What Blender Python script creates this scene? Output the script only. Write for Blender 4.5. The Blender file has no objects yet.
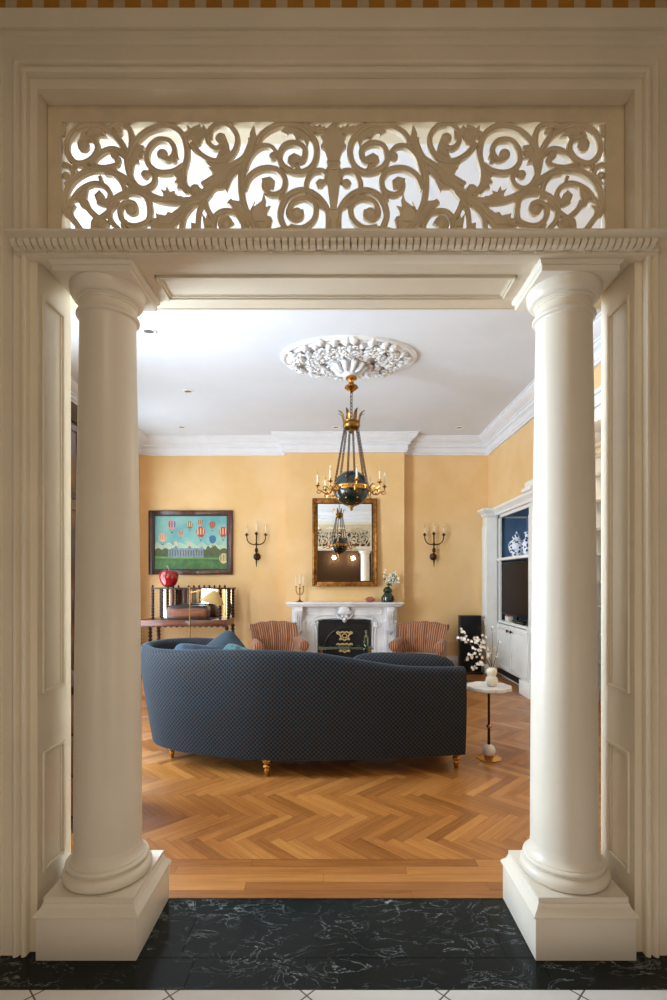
import bpy, bmesh, math, random
from mathutils import Vector, Matrix
random.seed(7)
PI = math.pi
SC = bpy.context.scene
COL = SC.collection

# ------------------------------------------------------------------ mesh builder
class MB:
    def __init__(s): s.v=[]; s.f=[]; s.m=[]; s.uv={}
    def add(s, vs, fs, mi=0, uvs=None):
        b=len(s.v); s.v+= [tuple(p) for p in vs]
        for k,f in enumerate(fs):
            s.f.append([i+b for i in f]); s.m.append(mi)
            if uvs: s.uv[len(s.f)-1]=[uvs[i] for i in f]
        return s
    def box(s,x0,x1,y0,y1,z0,z1,mi=0,bev=0.0):
        if bev<=0:
            vs=[(x,y,z) for z in (z0,z1) for y in (y0,y1) for x in (x0,x1)]
            return s.add(vs,[(0,2,3,1),(4,5,7,6),(0,1,5,4),(2,6,7,3),(0,4,6,2),(1,3,7,5)],mi)
        bm=bmesh.new(); bmesh.ops.create_cube(bm,size=1)
        for v in bm.verts: v.co=Vector(((x0+x1)/2+v.co.x*(x1-x0),(y0+y1)/2+v.co.y*(y1-y0),(z0+z1)/2+v.co.z*(z1-z0)))
        bev=min(bev,.45*min(x1-x0,y1-y0,z1-z0))
        bmesh.ops.bevel(bm,geom=bm.edges[:],offset=bev,segments=2,profile=.5,affect='EDGES')
        s.add([v.co[:] for v in bm.verts],[[v.index for v in f.verts] for f in bm.faces] if not bm.verts.index_update() else [],mi); bm.free(); return s
    def lathe(s,prof,c=(0,0,0),n=24,mi=0,sx=1,sy=1,axis='z'):
        vs=[];fs=[]
        for r,z in prof:
            for k in range(n):
                a=2*PI*k/n; x,y=r*math.cos(a)*sx,r*math.sin(a)*sy
                p=(x,y,z) if axis=='z' else ((x,-z,y) if axis=='y' else (z,x,y))
                vs.append((c[0]+p[0],c[1]+p[1],c[2]+p[2]))
        for i in range(len(prof)-1):
            for k in range(n):
                k2=(k+1)%n; fs.append((i*n+k,i*n+k2,(i+1)*n+k2,(i+1)*n+k))
        fs.append(tuple(range(n))[::-1]); L=(len(prof)-1)*n; fs.append(tuple(range(L,L+n)))
        return s.add(vs,fs,mi)
    def ball(s,c,r,mi=0,n=14,m=8,sx=1,sy=1,sz=1,rot=None):
        prof=[(max(1e-4,r*math.sin(PI*j/m)),-r*math.cos(PI*j/m)) for j in range(m+1)]
        b=len(s.v); s.lathe(prof,(0,0,0),n,mi)
        for i in range(b,len(s.v)):
            p=Vector((s.v[i][0]*sx,s.v[i][1]*sy,s.v[i][2]*sz))
            if rot is not None: p=rot@p
            s.v[i]=tuple(p+Vector(c))
        return s
    def tube(s,pts,r,n=8,mi=0,closed=False):
        pts=[Vector(p) for p in pts]; N=len(pts)
        R=r if isinstance(r,(list,tuple)) else [r]*N
        vs=[];fs=[]; up=None
        for i,p in enumerate(pts):
            a=pts[(i-1)%N] if (i>0 or closed) else p; b=pts[(i+1)%N] if (i<N-1 or closed) else p
            t=(b-a); t=t.normalized() if t.length>1e-9 else Vector((0,0,1))
            if up is None: up=Vector((0,0,1)) if abs(t.z)<.9 else Vector((1,0,0))
            u=(up-t*up.dot(t))
            u=u.normalized() if u.length>1e-6 else t.orthogonal().normalized(); up=u; w=t.cross(u)
            for k in range(n):
                an=2*PI*k/n; vs.append(p+(u*math.cos(an)+w*math.sin(an))*R[i])
        for i in range(N if closed else N-1):
            j=(i+1)%N
            for k in range(n):
                k2=(k+1)%n; fs.append((i*n+k,i*n+k2,j*n+k2,j*n+k))
        if not closed: fs.append(tuple(range(n))[::-1]); fs.append(tuple(range((N-1)*n,N*n)))
        return s.add(vs,fs,mi)
    def prism(s,poly,y0,y1,mi=0,plane='xz'):      # extrude a polygon
        n=len(poly)
        def P(a,b,y): return (a,y,b) if plane=='xz' else ((a,b,y) if plane=='xy' else (y,a,b))
        vs=[P(a,b,y0) for a,b in poly]+[P(a,b,y1) for a,b in poly]
        fs=[tuple(range(n)),tuple(range(2*n-1,n-1,-1))]+[(i,i+n,(i+1)%n+n,(i+1)%n) for i in range(n)]
        return s.add(vs,fs,mi)
    def xf(s,M,b=0):
        for i in range(b,len(s.v)): s.v[i]=tuple(M@Vector(s.v[i]))
        return s
    def build(s,name,mats,parent=None,smooth=28,fix=True):
        me=bpy.data.meshes.new(name); me.from_pydata(s.v,[],s.f); me.update()
        if not isinstance(mats,(list,tuple)): mats=[mats]
        for m in mats: me.materials.append(m)
        if s.uv:
            ul=me.uv_layers.new(name='UVMap')
            for p in me.polygons:
                q=s.uv.get(p.index)
                if q:
                    for li,c in zip(p.loop_indices,q): ul.data[li].uv=c
        for p,m in zip(me.polygons,s.m): p.material_index=m
        bm=bmesh.new(); bm.from_mesh(me)
        if fix: bmesh.ops.recalc_face_normals(bm,faces=bm.faces[:])
        lim=math.radians(smooth)
        for f in bm.faces: f.smooth=smooth>0
        for e in bm.edges:
            if len(e.link_faces)==2: e.smooth = e.calc_face_angle(0)<lim
        bm.to_mesh(me); bm.free()
        o=bpy.data.objects.new(name,me); COL.objects.link(o)
        if parent: o.parent=parent
        return o

def thing(name,label,cat,loc=(0,0,0),rz=0,group=None):
    o=bpy.data.objects.new(name,None); COL.objects.link(o); o.empty_display_size=.05
    o.location=loc; o.rotation_euler=(0,0,rz); o['label']=label; o['category']=cat
    if group: o['group']=group
    return o
def tag(o,label,cat,group=None):
    o['label']=label; o['category']=cat
    if group: o['group']=group
    return o
def struct(o,label=None):
    o['kind']='structure'
    if label: o['label']=label
    return o
def dup(root,loc,rz,label,group=None):
    r=root.copy(); COL.objects.link(r); r.location=loc; r.rotation_euler=(0,0,rz); r['label']=label
    if group: r['group']=group
    for ch in list(root.children):
        c=ch.copy(); COL.objects.link(c); c.parent=r
        for g in list(ch.children):
            d=g.copy(); COL.objects.link(d); d.parent=c
    return r
def cr(pts,n=6,closed=False):                     # Catmull-Rom through tuples of any size
    out=[];N=len(pts)
    for i in range(N if closed else N-1):
        g=(lambda k: pts[k%N]) if closed else (lambda k: pts[max(0,min(N-1,k))])
        a,b,c,d=g(i-1),g(i),g(i+1),g(i+2)
        for j in range(n):
            t=j/n
            out.append(tuple(.5*((2*q)+(-p+r)*t+(2*p-5*q+4*r-w)*t*t+(-p+3*q-3*r+w)*t**3) for p,q,r,w in zip(a,b,c,d)))
    if not closed: out.append(tuple(pts[-1]))
    return out
def arc(cx,cz,r,a0,a1,n=12): return [(cx+r*math.cos(math.radians(a0+(a1-a0)*i/n)),cz+r*math.sin(math.radians(a0+(a1-a0)*i/n))) for i in range(n+1)]
def sweep(mb,path,prof,closed=False,side=1,mi=0):
    """prof: (offset to the left of travel*side, z) swept along plan path with mitres"""
    N=len(path); P=[Vector(p) for p in path]; vs=[];fs=[];M=len(prof)
    for i in range(N):
        a=P[(i-1)%N] if (i>0 or closed) else None; b=P[(i+1)%N] if (i<N-1 or closed) else None
        d1=(P[i]-a).normalized() if a is not None else (b-P[i]).normalized()
        d2=(b-P[i]).normalized() if b is not None else d1
        n1=Vector((-d1.y,d1.x)); n2=Vector((-d2.y,d2.x)); m=(n1+n2); m=m/ max(.2,m.dot(n1))
        for o,z in prof: vs.append((P[i].x+m.x*o*side,P[i].y+m.y*o*side,z))
    for i in range(N if closed else N-1):
        j=(i+1)%N
        for k in range(M):
            k2=(k+1)%M; fs.append((i*M+k,i*M+k2,j*M+k2,j*M+k))
    if not closed: fs.append(tuple(range(M))); fs.append(tuple(range((N-1)*M,N*M)))
    mb.add(vs,fs,mi); return mb

# ------------------------------------------------------------------ materials
def NT(name):
    m=bpy.data.materials.new(name); m.use_nodes=True; nt=m.node_tree
    return m,nt,nt.nodes,nt.links,nt.nodes['Principled BSDF']
def rgb(h):
    if isinstance(h,str):
        c=[int(h[i:i+2],16)/255 for i in (0,2,4)]
        return tuple((x/12.92 if x<=.04045 else ((x+.055)/1.055)**2.4) for x in c)+(1,)
    return tuple(h)+(1,)
def mat(name,col,rough=.5,metal=0,var=.06,scale=6,bump=0,bscale=40,sheen=0,coat=0,spec=.5,col2=None,stretch=None,detail=4):
    m,nt,N,L,b=NT(name); c=rgb(col)
    b.inputs['Roughness'].default_value=rough; b.inputs['Metallic'].default_value=metal
    b.inputs['Specular IOR Level'].default_value=spec
    b.inputs['Sheen Weight'].default_value=sheen; b.inputs['Coat Weight'].default_value=coat
    tc=N.new('ShaderNodeTexCoord'); mp=N.new('ShaderNodeMapping'); L.new(tc.outputs['Object'],mp.inputs['Vector'])
    if stretch: mp.inputs['Scale'].default_value=stretch
    nz=N.new('ShaderNodeTexNoise'); nz.inputs['Scale'].default_value=scale; nz.inputs['Detail'].default_value=detail
    L.new(mp.outputs[0],nz.inputs['Vector'])
    mx=N.new('ShaderNodeMix'); mx.data_type='RGBA'
    c2=rgb(col2) if col2 else tuple(x*(1-var*2) for x in c[:3])+(1,)
    rp=N.new('ShaderNodeMapRange'); rp.inputs['From Min'].default_value=.35; rp.inputs['From Max'].default_value=.65
    L.new(nz.outputs['Fac'],rp.inputs['Value']); L.new(rp.outputs[0],mx.inputs[0])
    mx.inputs[6].default_value=c; mx.inputs[7].default_value=c2; L.new(mx.outputs[2],b.inputs['Base Color'])
    if bump:
        n2=N.new('ShaderNodeTexNoise'); n2.inputs['Scale'].default_value=bscale; L.new(mp.outputs[0],n2.inputs['Vector'])
        bp=N.new('ShaderNodeBump'); bp.inputs['Strength'].default_value=bump; bp.inputs['Distance'].default_value=.01
        L.new(n2.outputs['Fac'],bp.inputs['Height']); L.new(bp.outputs[0],b.inputs['Normal'])
    return m
def emis(name,col,st):
    m,nt,N,L,b=NT(name); b.inputs['Base Color'].default_value=rgb(col)
    b.inputs['Emission Color'].default_value=rgb(col); b.inputs['Emission Strength'].default_value=st; return m
def glass(name,tint='f4fbff',gl=.12):
    m=bpy.data.materials.new(name); m.use_nodes=True; nt=m.node_tree; N=nt.nodes; L=nt.links; N.clear()
    o=N.new('ShaderNodeOutputMaterial'); mx=N.new('ShaderNodeMixShader'); t=N.new('ShaderNodeBsdfTransparent'); g=N.new('ShaderNodeBsdfGlossy')
    t.inputs[0].default_value=rgb(tint); g.inputs['Roughness'].default_value=.02; mx.inputs[0].default_value=gl
    L.new(t.outputs[0],mx.inputs[1]); L.new(g.outputs[0],mx.inputs[2]); L.new(mx.outputs[0],o.inputs[0]); return m

M={}
M['trim']=mat('cream_paint','ECE1CC',.33,var=.03,scale=3,bump=.03,bscale=25)
M['column']=mat('column_paint','EAE1D2',.36,var=.03,scale=2.5,bump=.04,bscale=14)
M['fret']=mat('fretwork_paint','E4D3B6',.45,var=.05,scale=9,bump=.05)
M['ceil']=mat('ceiling_plaster','E2E6EE',.8,var=.03,scale=1.2,bump=.05,bscale=8)
M['crown']=mat('crown_plaster','E9EAEF',.55,var=.02)
M['relief']=mat('plaster_relief','E6E6E8',.6,var=.04,scale=20,bump=.25,bscale=60)
M['yellow']=mat('yellow_wall_paint','EDC893',.62,col2='E6BC80',scale=1.6,bump=.12,bscale=7)
M['white']=mat('white_cabinet_paint','EFEDE8',.4,var=.02)
M['blue_in']=mat('slate_blue_paint','5A7896',.5,var=.06)
M['mahog']=mat('mahogany','5A2A1C',.3,col2='35150D',scale=3,stretch=(6,6,.8),coat=.3)
M['mahog2']=mat('red_mahogany','7A4025',.35,col2='4A2113',scale=4,stretch=(1,6,6),coat=.3)
M['dwood']=mat('dark_turned_wood','3A1B14',.35,col2='241009',scale=8)
M['palebrass']=mat('pale_polished_brass','E3C68C',.35,metal=.4)
M['dwood2']=mat('dull_dark_wood','2E1710',.85,spec=.1)
M['brass']=mat('antique_brass','96703A',.36,metal=1,var=.15,scale=14)
M['gilt']=mat('gilt_wood','A9702F',.38,metal=.75,col2='6D3F18',scale=18)
M['bronze']=mat('dark_bronze','4A3420',.4,metal=.9,var=.2,scale=20)
M['gold']=mat('polished_gold','BE8C48',.26,metal=1,var=.05)
M['marblew']=mat('white_marble','E9E7E6',.3,col2='CFCDD0',scale=5,detail=8)
M['black']=mat('black_iron','0E0E10',.42,var=.1,bump=.05)
M['soot']=mat('firebox_soot','0A0807',.8,var=.2)
M['tole']=mat('green_black_enamel','0B1D18',.25,coat=.4,var=.2)
M['candle']=mat('candle_sleeve','E6DBC4',.5,var=.03)
M['bulb']=glass('bulb_glass','F6F1E2',.25)
M['green']=mat('green_glass','08321F',.12,coat=.6,var=.3)
M['pink']=mat('pink_stone','B8664F',.55,var=.2,scale=25)
M['leaf']=mat('leaf_green','5C7A3A',.55,var=.2,scale=20)
M['petal']=mat('white_petal','F4F1EE',.6,var=.03)
M['twig']=mat('brown_twig','6A4A30',.7,var=.2)
M['red']=mat('red_glaze','9C0A18',.12,coat=.8,var=.05)
M['tv']=mat('television_screen','1C0E09',.45,var=.05,spec=.12)
M['ceramic']=mat('ceramic_white','E8E2D2',.3,var=.04)
M['pane']=glass('window_glass')
M['shade']=mat('mustard_lampshade','C9A766',.6,var=.05)
M['pillowd']=mat('blue_velvet_pillow','27425E',.75,sheen=.6,var=.25,scale=6,bump=.1)
M['grey']=mat('brushed_aluminium','8D8F93',.35,metal=.8,var=.05)
M['dark']=mat('matte_black_cabinet','171316',.5,var=.1)
M['downl']=mat('downlight_reflector','77797E',.3,metal=.6,var=.05)

def m_mirror():
    m,nt,N,L,b=NT('silvered_mirror'); b.inputs['Base Color'].default_value=(.86,.85,.82,1); b.inputs['Metallic'].default_value=1; b.inputs['Roughness'].default_value=.015
    nz=N.new('ShaderNodeTexNoise'); nz.inputs['Scale'].default_value=1.6; bp=N.new('ShaderNodeBump'); bp.inputs['Strength'].default_value=.02; bp.inputs['Distance'].default_value=.02
    L.new(nz.outputs['Fac'],bp.inputs['Height']); L.new(bp.outputs[0],b.inputs['Normal']); return m
M['mirror']=m_mirror()
def m_vein():
    m,nt,N,L,b=NT('dark_green_marble'); b.inputs['Roughness'].default_value=.2; b.inputs['Specular IOR Level'].default_value=.22
    tc=N.new('ShaderNodeTexCoord'); nz=N.new('ShaderNodeTexNoise'); nz.inputs['Scale'].default_value=5.5; nz.inputs['Detail'].default_value=12; nz.inputs['Roughness'].default_value=.62; nz.inputs['Distortion'].default_value=1.4
    mp=N.new('ShaderNodeMapping'); mp.inputs['Rotation'].default_value=(0,0,.6); mp.inputs['Scale'].default_value=(1.0,1.7,1)
    L.new(tc.outputs['Object'],mp.inputs[0]); L.new(mp.outputs[0],nz.inputs['Vector'])
    s=N.new('ShaderNodeMath'); s.operation='SUBTRACT'; s.inputs[1].default_value=.5; L.new(nz.outputs['Fac'],s.inputs[0])
    a=N.new('ShaderNodeMath'); a.operation='ABSOLUTE'; L.new(s.outputs[0],a.inputs[0])
    r=N.new('ShaderNodeMapRange'); r.inputs['From Max'].default_value=.009; r.inputs['To Min'].default_value=1; r.inputs['To Max'].default_value=0; L.new(a.outputs[0],r.inputs['Value'])
    n2=N.new('ShaderNodeTexNoise'); n2.inputs['Scale'].default_value=5; n2.inputs['Detail'].default_value=5; L.new(tc.outputs['Object'],n2.inputs['Vector'])
    r2=N.new('ShaderNodeMapRange'); r2.inputs['From Min'].default_value=.42; r2.inputs['From Max'].default_value=.66; L.new(n2.outputs['Fac'],r2.inputs['Value'])
    mu=N.new('ShaderNodeMath'); mu.operation='MULTIPLY'; L.new(r.outputs[0],mu.inputs[0]); L.new(r2.outputs[0],mu.inputs[1])
    bs=N.new('ShaderNodeMix'); bs.data_type='RGBA'; bs.inputs[6].default_value=rgb('07090C'); bs.inputs[7].default_value=rgb('17211F'); L.new(n2.outputs['Fac'],bs.inputs[0])
    mx=N.new('ShaderNodeMix'); mx.data_type='RGBA'; L.new(mu.outputs[0],mx.inputs[0]); L.new(bs.outputs[2],mx.inputs[6]); mx.inputs[7].default_value=rgb('A3AEB2'); L.new(mx.outputs[2],b.inputs['Base Color']); return m
M['vein']=m_vein()
def m_tile():
    m,nt,N,L,b=NT('white_hall_tile'); b.inputs['Roughness'].default_value=.25
    tc=N.new('ShaderNodeTexCoord'); mp=N.new('ShaderNodeMapping'); mp.inputs['Rotation'].default_value=(0,0,PI/4); mp.inputs['Location'].default_value=(.14,0,0)
    mp.inputs['Location'].default_value=(-1.031,-1.191,0)
    br=N.new('ShaderNodeTexBrick'); br.offset=0; br.inputs['Scale'].default_value=1; br.inputs['Brick Width'].default_value=.338; br.inputs['Row Height'].default_value=.338; br.inputs['Mortar Size'].default_value=.003
    br.inputs['Color1'].default_value=rgb('EDEBE8'); br.inputs['Color2'].default_value=rgb('E6E4E2'); br.inputs['Mortar'].default_value=rgb('6E6A66')
    L.new(tc.outputs['Object'],mp.inputs[0]); L.new(mp.outputs[0],br.inputs[0]); L.new(br.outputs[0],b.inputs['Base Color']); return m
M['tile']=m_tile()
def m_paper():
    m,nt,N,L,b=NT('gold_check_wallpaper'); b.inputs['Roughness'].default_value=.6
    tc=N.new('ShaderNodeTexCoord'); sp=N.new('ShaderNodeSeparateXYZ'); L.new(tc.outputs['Object'],sp.inputs[0]); cb=N.new('ShaderNodeCombineXYZ')
    L.new(sp.outputs['X'],cb.inputs['X']); az=N.new('ShaderNodeMath'); az.inputs[1].default_value=-.053; L.new(sp.outputs['Z'],az.inputs[0]); L.new(az.outputs[0],cb.inputs['Y'])
    br=N.new('ShaderNodeTexBrick'); br.offset=0; br.inputs['Scale'].default_value=1; br.inputs['Brick Width'].default_value=.105; br.inputs['Row Height'].default_value=.105; br.inputs['Mortar Size'].default_value=.022; br.inputs['Mortar Smooth'].default_value=0
    br.inputs['Color1'].default_value=rgb('BC8426'); br.inputs['Color2'].default_value=rgb('B07A24'); br.inputs['Mortar'].default_value=rgb('CDB797')
    L.new(cb.outputs[0],br.inputs[0]); L.new(br.outputs[0],b.inputs['Base Color']); return m
M['paper']=m_paper()
def m_brown():
    m,nt,N,L,b=NT('brown_ribbed_wallpaper'); b.inputs['Roughness'].default_value=.8
    tc=N.new('ShaderNodeTexCoord'); w=N.new('ShaderNodeTexWave'); w.inputs['Scale'].default_value=9; w.inputs['Distortion'].default_value=.6
    L.new(tc.outputs['Object'],w.inputs[0]); mx=N.new('ShaderNodeMix'); mx.data_type='RGBA'; mx.inputs[6].default_value=rgb('5E4634'); mx.inputs[7].default_value=rgb('43301F'); L.new(w.outputs['Fac'],mx.inputs[0]); L.new(mx.outputs[2],b.inputs['Base Color']); return m
M['brown']=m_brown()
def m_parquet():
    m,nt,N,L,b=NT('oak_parquet'); b.inputs['Roughness'].default_value=.34; b.inputs['Anisotropic'].default_value=.5; b.inputs['Coat Weight'].default_value=.2; b.inputs['Coat Roughness'].default_value=.12
    uv=N.new('ShaderNodeUVMap'); uv.uv_map='UVMap'; at=N.new('ShaderNodeAttribute'); at.attribute_name='tone'
    mp=N.new('ShaderNodeMapping'); mp.inputs['Scale'].default_value=(3,45,1); L.new(uv.outputs[0],mp.inputs[0])
    nz=N.new('ShaderNodeTexNoise'); nz.inputs['Scale'].default_value=1; nz.inputs['Detail'].default_value=6; nz.inputs['Distortion'].default_value=.6; L.new(mp.outputs[0],nz.inputs['Vector'])
    ad=N.new('ShaderNodeMath'); ad.operation='MULTIPLY_ADD'; ad.inputs[1].default_value=.6; L.new(nz.outputs['Fac'],ad.inputs[0]); 
    m2=N.new('ShaderNodeMath'); m2.operation='MULTIPLY_ADD'; m2.inputs[1].default_value=.46; m2.inputs[2].default_value=-.02; L.new(at.outputs['Fac'],m2.inputs[0]); L.new(m2.outputs[0],ad.inputs[2])
    rp=N.new('ShaderNodeValToRGB'); e=rp.color_ramp.elements; e[0].position=.05; e[0].color=rgb('6E3C12'); e[1].position=.95; e[1].color=rgb('C98D4B')
    k=e.new(.5); k.color=rgb('A56A33'); L.new(ad.outputs[0],rp.inputs[0]); L.new(rp.outputs[0],b.inputs['Base Color'])
    tg=N.new('ShaderNodeTangent'); tg.direction_type='UV_MAP'; tg.uv_map='UVMap'; L.new(tg.outputs[0],b.inputs['Tangent'])
    bp=N.new('ShaderNodeBump'); bp.inputs['Strength'].default_value=.12; bp.inputs['Distance'].default_value=.004; L.new(nz.outputs['Fac'],bp.inputs['Height']); L.new(bp.outputs[0],b.inputs['Normal']); return m
M['oak']=m_parquet(); M['gap']=mat('floor_joint','5E3618',.7)
def m_dots():
    m,nt,N,L,b=NT('dotted_blue_velvet'); b.inputs['Roughness'].default_value=.8; b.inputs['Sheen Weight'].default_value=.28; b.inputs['Sheen Roughness'].default_value=.35; b.inputs['Sheen Tint'].default_value=rgb('93B2CC')
    b.inputs['Specular IOR Level'].default_value=.2
    uv=N.new('ShaderNodeUVMap'); uv.uv_map='UVMap'; S=N.new('ShaderNodeSeparateXYZ'); L.new(uv.outputs[0],S.inputs[0])
    def mt(op,a,b_=None,c=None):
        n=N.new('ShaderNodeMath'); n.operation=op
        for i,x in enumerate((a,b_,c)):
            if x is None: continue
            if isinstance(x,(int,float)): n.inputs[i].default_value=x
            else: L.new(x,n.inputs[i])
        return n.outputs[0]
    def dots(off):
        u=mt('SUBTRACT',mt('FRACT',mt('ADD',mt('MULTIPLY',S.outputs['X'],1/.033),off)),.5); v=mt('SUBTRACT',mt('FRACT',mt('ADD',mt('MULTIPLY',S.outputs['Y'],1/.033),off)),.5)
        return mt('ADD',mt('MULTIPLY',u,u),mt('MULTIPLY',v,v))
    d=mt('MINIMUM',dots(0.0),dots(.5)); r=N.new('ShaderNodeMapRange'); r.inputs['From Min'].default_value=.055; r.inputs['From Max'].default_value=.10; L.new(d,r.inputs['Value'])
    mx=N.new('ShaderNodeMix'); mx.data_type='RGBA'; mx.inputs[6].default_value=rgb('20140D'); mx.inputs[7].default_value=rgb('2D3946'); L.new(r.outputs[0],mx.inputs[0]); L.new(mx.outputs[2],b.inputs['Base Color'])
    bp=N.new('ShaderNodeBump'); bp.inputs['Strength'].default_value=.3; bp.inputs['Distance'].default_value=.004; L.new(r.outputs[0],bp.inputs['Height']); L.new(bp.outputs[0],b.inputs['Normal']); return m
M['velvet']=m_dots()
def m_stripe():
    m,nt,N,L,b=NT('striped_brick_upholstery'); b.inputs['Roughness'].default_value=.8; b.inputs['Sheen Weight'].default_value=.2
    uv=N.new('ShaderNodeUVMap'); uv.uv_map='UVMap'; S=N.new('ShaderNodeSeparateXYZ'); L.new(uv.outputs[0],S.inputs[0])
    a=N.new('ShaderNodeMath'); a.operation='MULTIPLY'; a.inputs[1].default_value=2*PI/.032; L.new(S.outputs[0],a.inputs[0]); s=N.new('ShaderNodeMath'); s.operation='SINE'; L.new(a.outputs[0],s.inputs[0])
    r=N.new('ShaderNodeValToRGB'); e=r.color_ramp.elements; e[0].position=.35; e[0].color=rgb('6A3420'); e[1].position=.85; e[1].color=rgb('B27E57'); 
    mr=N.new('ShaderNodeMapRange'); mr.inputs['From Min'].default_value=-1; L.new(s.outputs[0],mr.inputs['Value']); L.new(mr.outputs[0],r.inputs[0]); L.new(r.outputs[0],b.inputs['Base Color']); return m
M['stripe']=m_stripe()
def m_bw():
    m,nt,N,L,b=NT('blue_and_white_porcelain'); b.inputs['Roughness'].default_value=.15
    v=N.new('ShaderNodeTexVoronoi'); v.inputs['Scale'].default_value=26; tc=N.new('ShaderNodeTexCoord'); L.new(tc.outputs['Object'],v.inputs[0])
    r=N.new('ShaderNodeValToRGB'); r.color_ramp.interpolation='CONSTANT'; e=r.color_ramp.elements; e[0].color=rgb('1E3470'); e[1].position=.42; e[1].color=rgb('E6EAF2'); L.new(v.outputs['Distance'],r.inputs[0]); L.new(r.outputs[0],b.inputs['Base Color']); return m
M['delft']=m_bw()

# ------------------------------------------------------------------ room shell
XL,XR,YB,H=-3.12,2.42,8.15,3.70
YF0,YF1=1.985,2.23                 # hall face, room face of the doorway wall
OX,OZ=1.165,3.365                  # opening half width and height
HX,HY,HH=1.9,-2.4,3.95             # hall half width, hall end, hall height
# parquet
def floor_mesh():
    bm=bmesh.new(); tl=bm.loops.layers.float_color.new('tone'); uvl=bm.loops.layers.uv.new('UVMap')
    L_,W_=.42,.065; c45=math.cos(PI/4)
    ox,oy=0,2.833
    def quad(x0,y0,x1,y1,rot,vert,mi=0):
        g=.0006; t=random.random(); ou,ov=random.random()*20,random.random()*20
        p=[(x0+g,y0+g),(x1-g,y0+g),(x1-g,y1-g),(x0+g,y1-g)]
        vs=[]
        for a,b in p:
            if rot: X=(a+b)*c45; Y=(b-a)*c45
            else: X,Y=a,b
            vs.append(bm.verts.new((X+(ox if rot else 0),Y+(oy if rot else 0),0)))
        f=bm.faces.new(vs)
        for l,(a,b) in zip(f.loops,p):
            l[tl]=(t,t,t,1); l[uvl].uv=((b-y0+ou),(a-x0+ov)) if vert else ((a-x0+ou),(b-y0+ov))
    for j in range(-12,15):
        for k in range(-90,95):
            bx,by=k*W_+j*L_,k*W_-j*L_
            for (x0,y0,x1,y1,v) in ((bx,by,bx+L_,by+W_,False),(bx+L_,by+W_-L_,bx+L_+W_,by+W_,True)):
                mx,my=(x0+x1)/2,(y0+y1)/2; X=(mx+my)*c45; Y=(my-mx)*c45+oy
                if XL-.4<X<3.6 and 2.3<Y<YB+.4: quad(x0,y0,x1,y1,True,v)
    for co,no in (((0,2.66,0),(0,-1,0)),((0,YB,0),(0,1,0)),((XL,0,0),(-1,0,0)),((3.5,0,0),(1,0,0))):
        bmesh.ops.bisect_plane(bm,geom=bm.verts[:]+bm.edges[:]+bm.faces[:],plane_co=co,plane_no=no,clear_outer=True)
    y=YF0+.34
    k=0
    while y<2.66-1e-4:      # border strips running across the doorway
        y1=min(2.66,y+.0665); x=-3.1+(k%3)*.37; px=XL
        while px<3.5:
            quad(px,y,min(x+1.15,3.5),y1,False,False); px=min(x+1.15,3.5); x=px
        y=y1;k+=1
    me=bpy.data.meshes.new('floor'); bm.to_mesh(me); bm.free(); me.materials.append(M['oak'])
    o=bpy.data.objects.new('floor',me); COL.objects.link(o); struct(o,'orange oak herringbone parquet floor')
    mb=MB(); mb.box(XL-.1,3.6,2.32,YB+.1,-.06,-.0015); u=mb.build('joints',M['gap'],o)
floor_mesh()
# threshold marble slabs
mb=MB()
for (x0,x1,y0,y1) in ((-1.9,-.54,1.81,1.965),(-.54,-.113,1.81,1.965),(-.113,.78,1.81,1.965),(.78,1.9,1.81,1.965),(-1.16,-.60,1.965,2.335),(-.60,.655,1.965,2.335),(.655,1.16,1.965,2.335),(-1.9,-1.16,1.965,2.06),(1.16,1.9,1.965,2.06)):
    mb.box(x0+.0008,x1-.0008,y0+.0008,y1-.0008,-.05,.0,bev=.001)
struct(mb.build('trim_1',M['vein'],smooth=0),'dark green marble threshold with white veins')
mb=MB(); mb.box(-HX,HX,HY,1.811,-.06,-.0005); struct(mb.build('floor_hall',M['tile']),'white diagonal hall floor tiles')
mb=MB(); mb.box(-HX,HX,1.80,2.34,-.09,-.045); struct(mb.build('trim_2',M['gap']))

# ceilings
mb=MB(); mb.box(XL-.15,3.6,YF1-.02,YB+.15,H,H+.12); struct(mb.build('ceiling',M['ceil']),'pale grey plaster ceiling')
mb=MB(); mb.box(-HX-.1,HX+.1,HY-.1,YF1,HH,HH+.1); struct(mb.build('ceiling_hall',M['trim']))
# doorway wall (front): with opening OX/OZ, hall face wallpaper, room face yellow
mb=MB()
def wallseg(x0,x1,z0,z1):
    mb.box(x0,x1,YF0,YF1-.12,z0,z1,0); mb.box(x0,x1,YF1-.12,YF1,z0,z1,1)
wallseg(-3.4,-OX-.05,0,HH); wallseg(OX+.05,3.6,0,HH); wallseg(-OX-.05,OX+.05,OZ+.06,HH)
struct(mb.build('wall_front',[M['paper'],M['yellow']]),'doorway wall with checked gold paper')
# hall walls
mb=MB(); mb.box(-HX-.1,-HX,HY,YF0,0,HH); struct(mb.build('wall_hall_left',M['brown']))
mb=MB(); mb.box(HX,HX+.1,HY,YF0,0,HH); struct(mb.build('wall_hall_right',M['brown']))
mb=MB(); mb.box(-HX-.1,HX+.1,HY-.1,HY,0,HH); struct(mb.build('wall_hall_back',M['brown']))
# room back wall with chimney breast
BX0,BX1,BY=-.79,1.06,7.95
mb=MB(); mb.box(XL-.15,3.6,YB,YB+.15,0,H)
mb.box(BX0,BX1,BY,YB,0,H); struct(mb.build('wall_back',M['yellow']),'yellow wall with projecting chimney breast')
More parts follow.
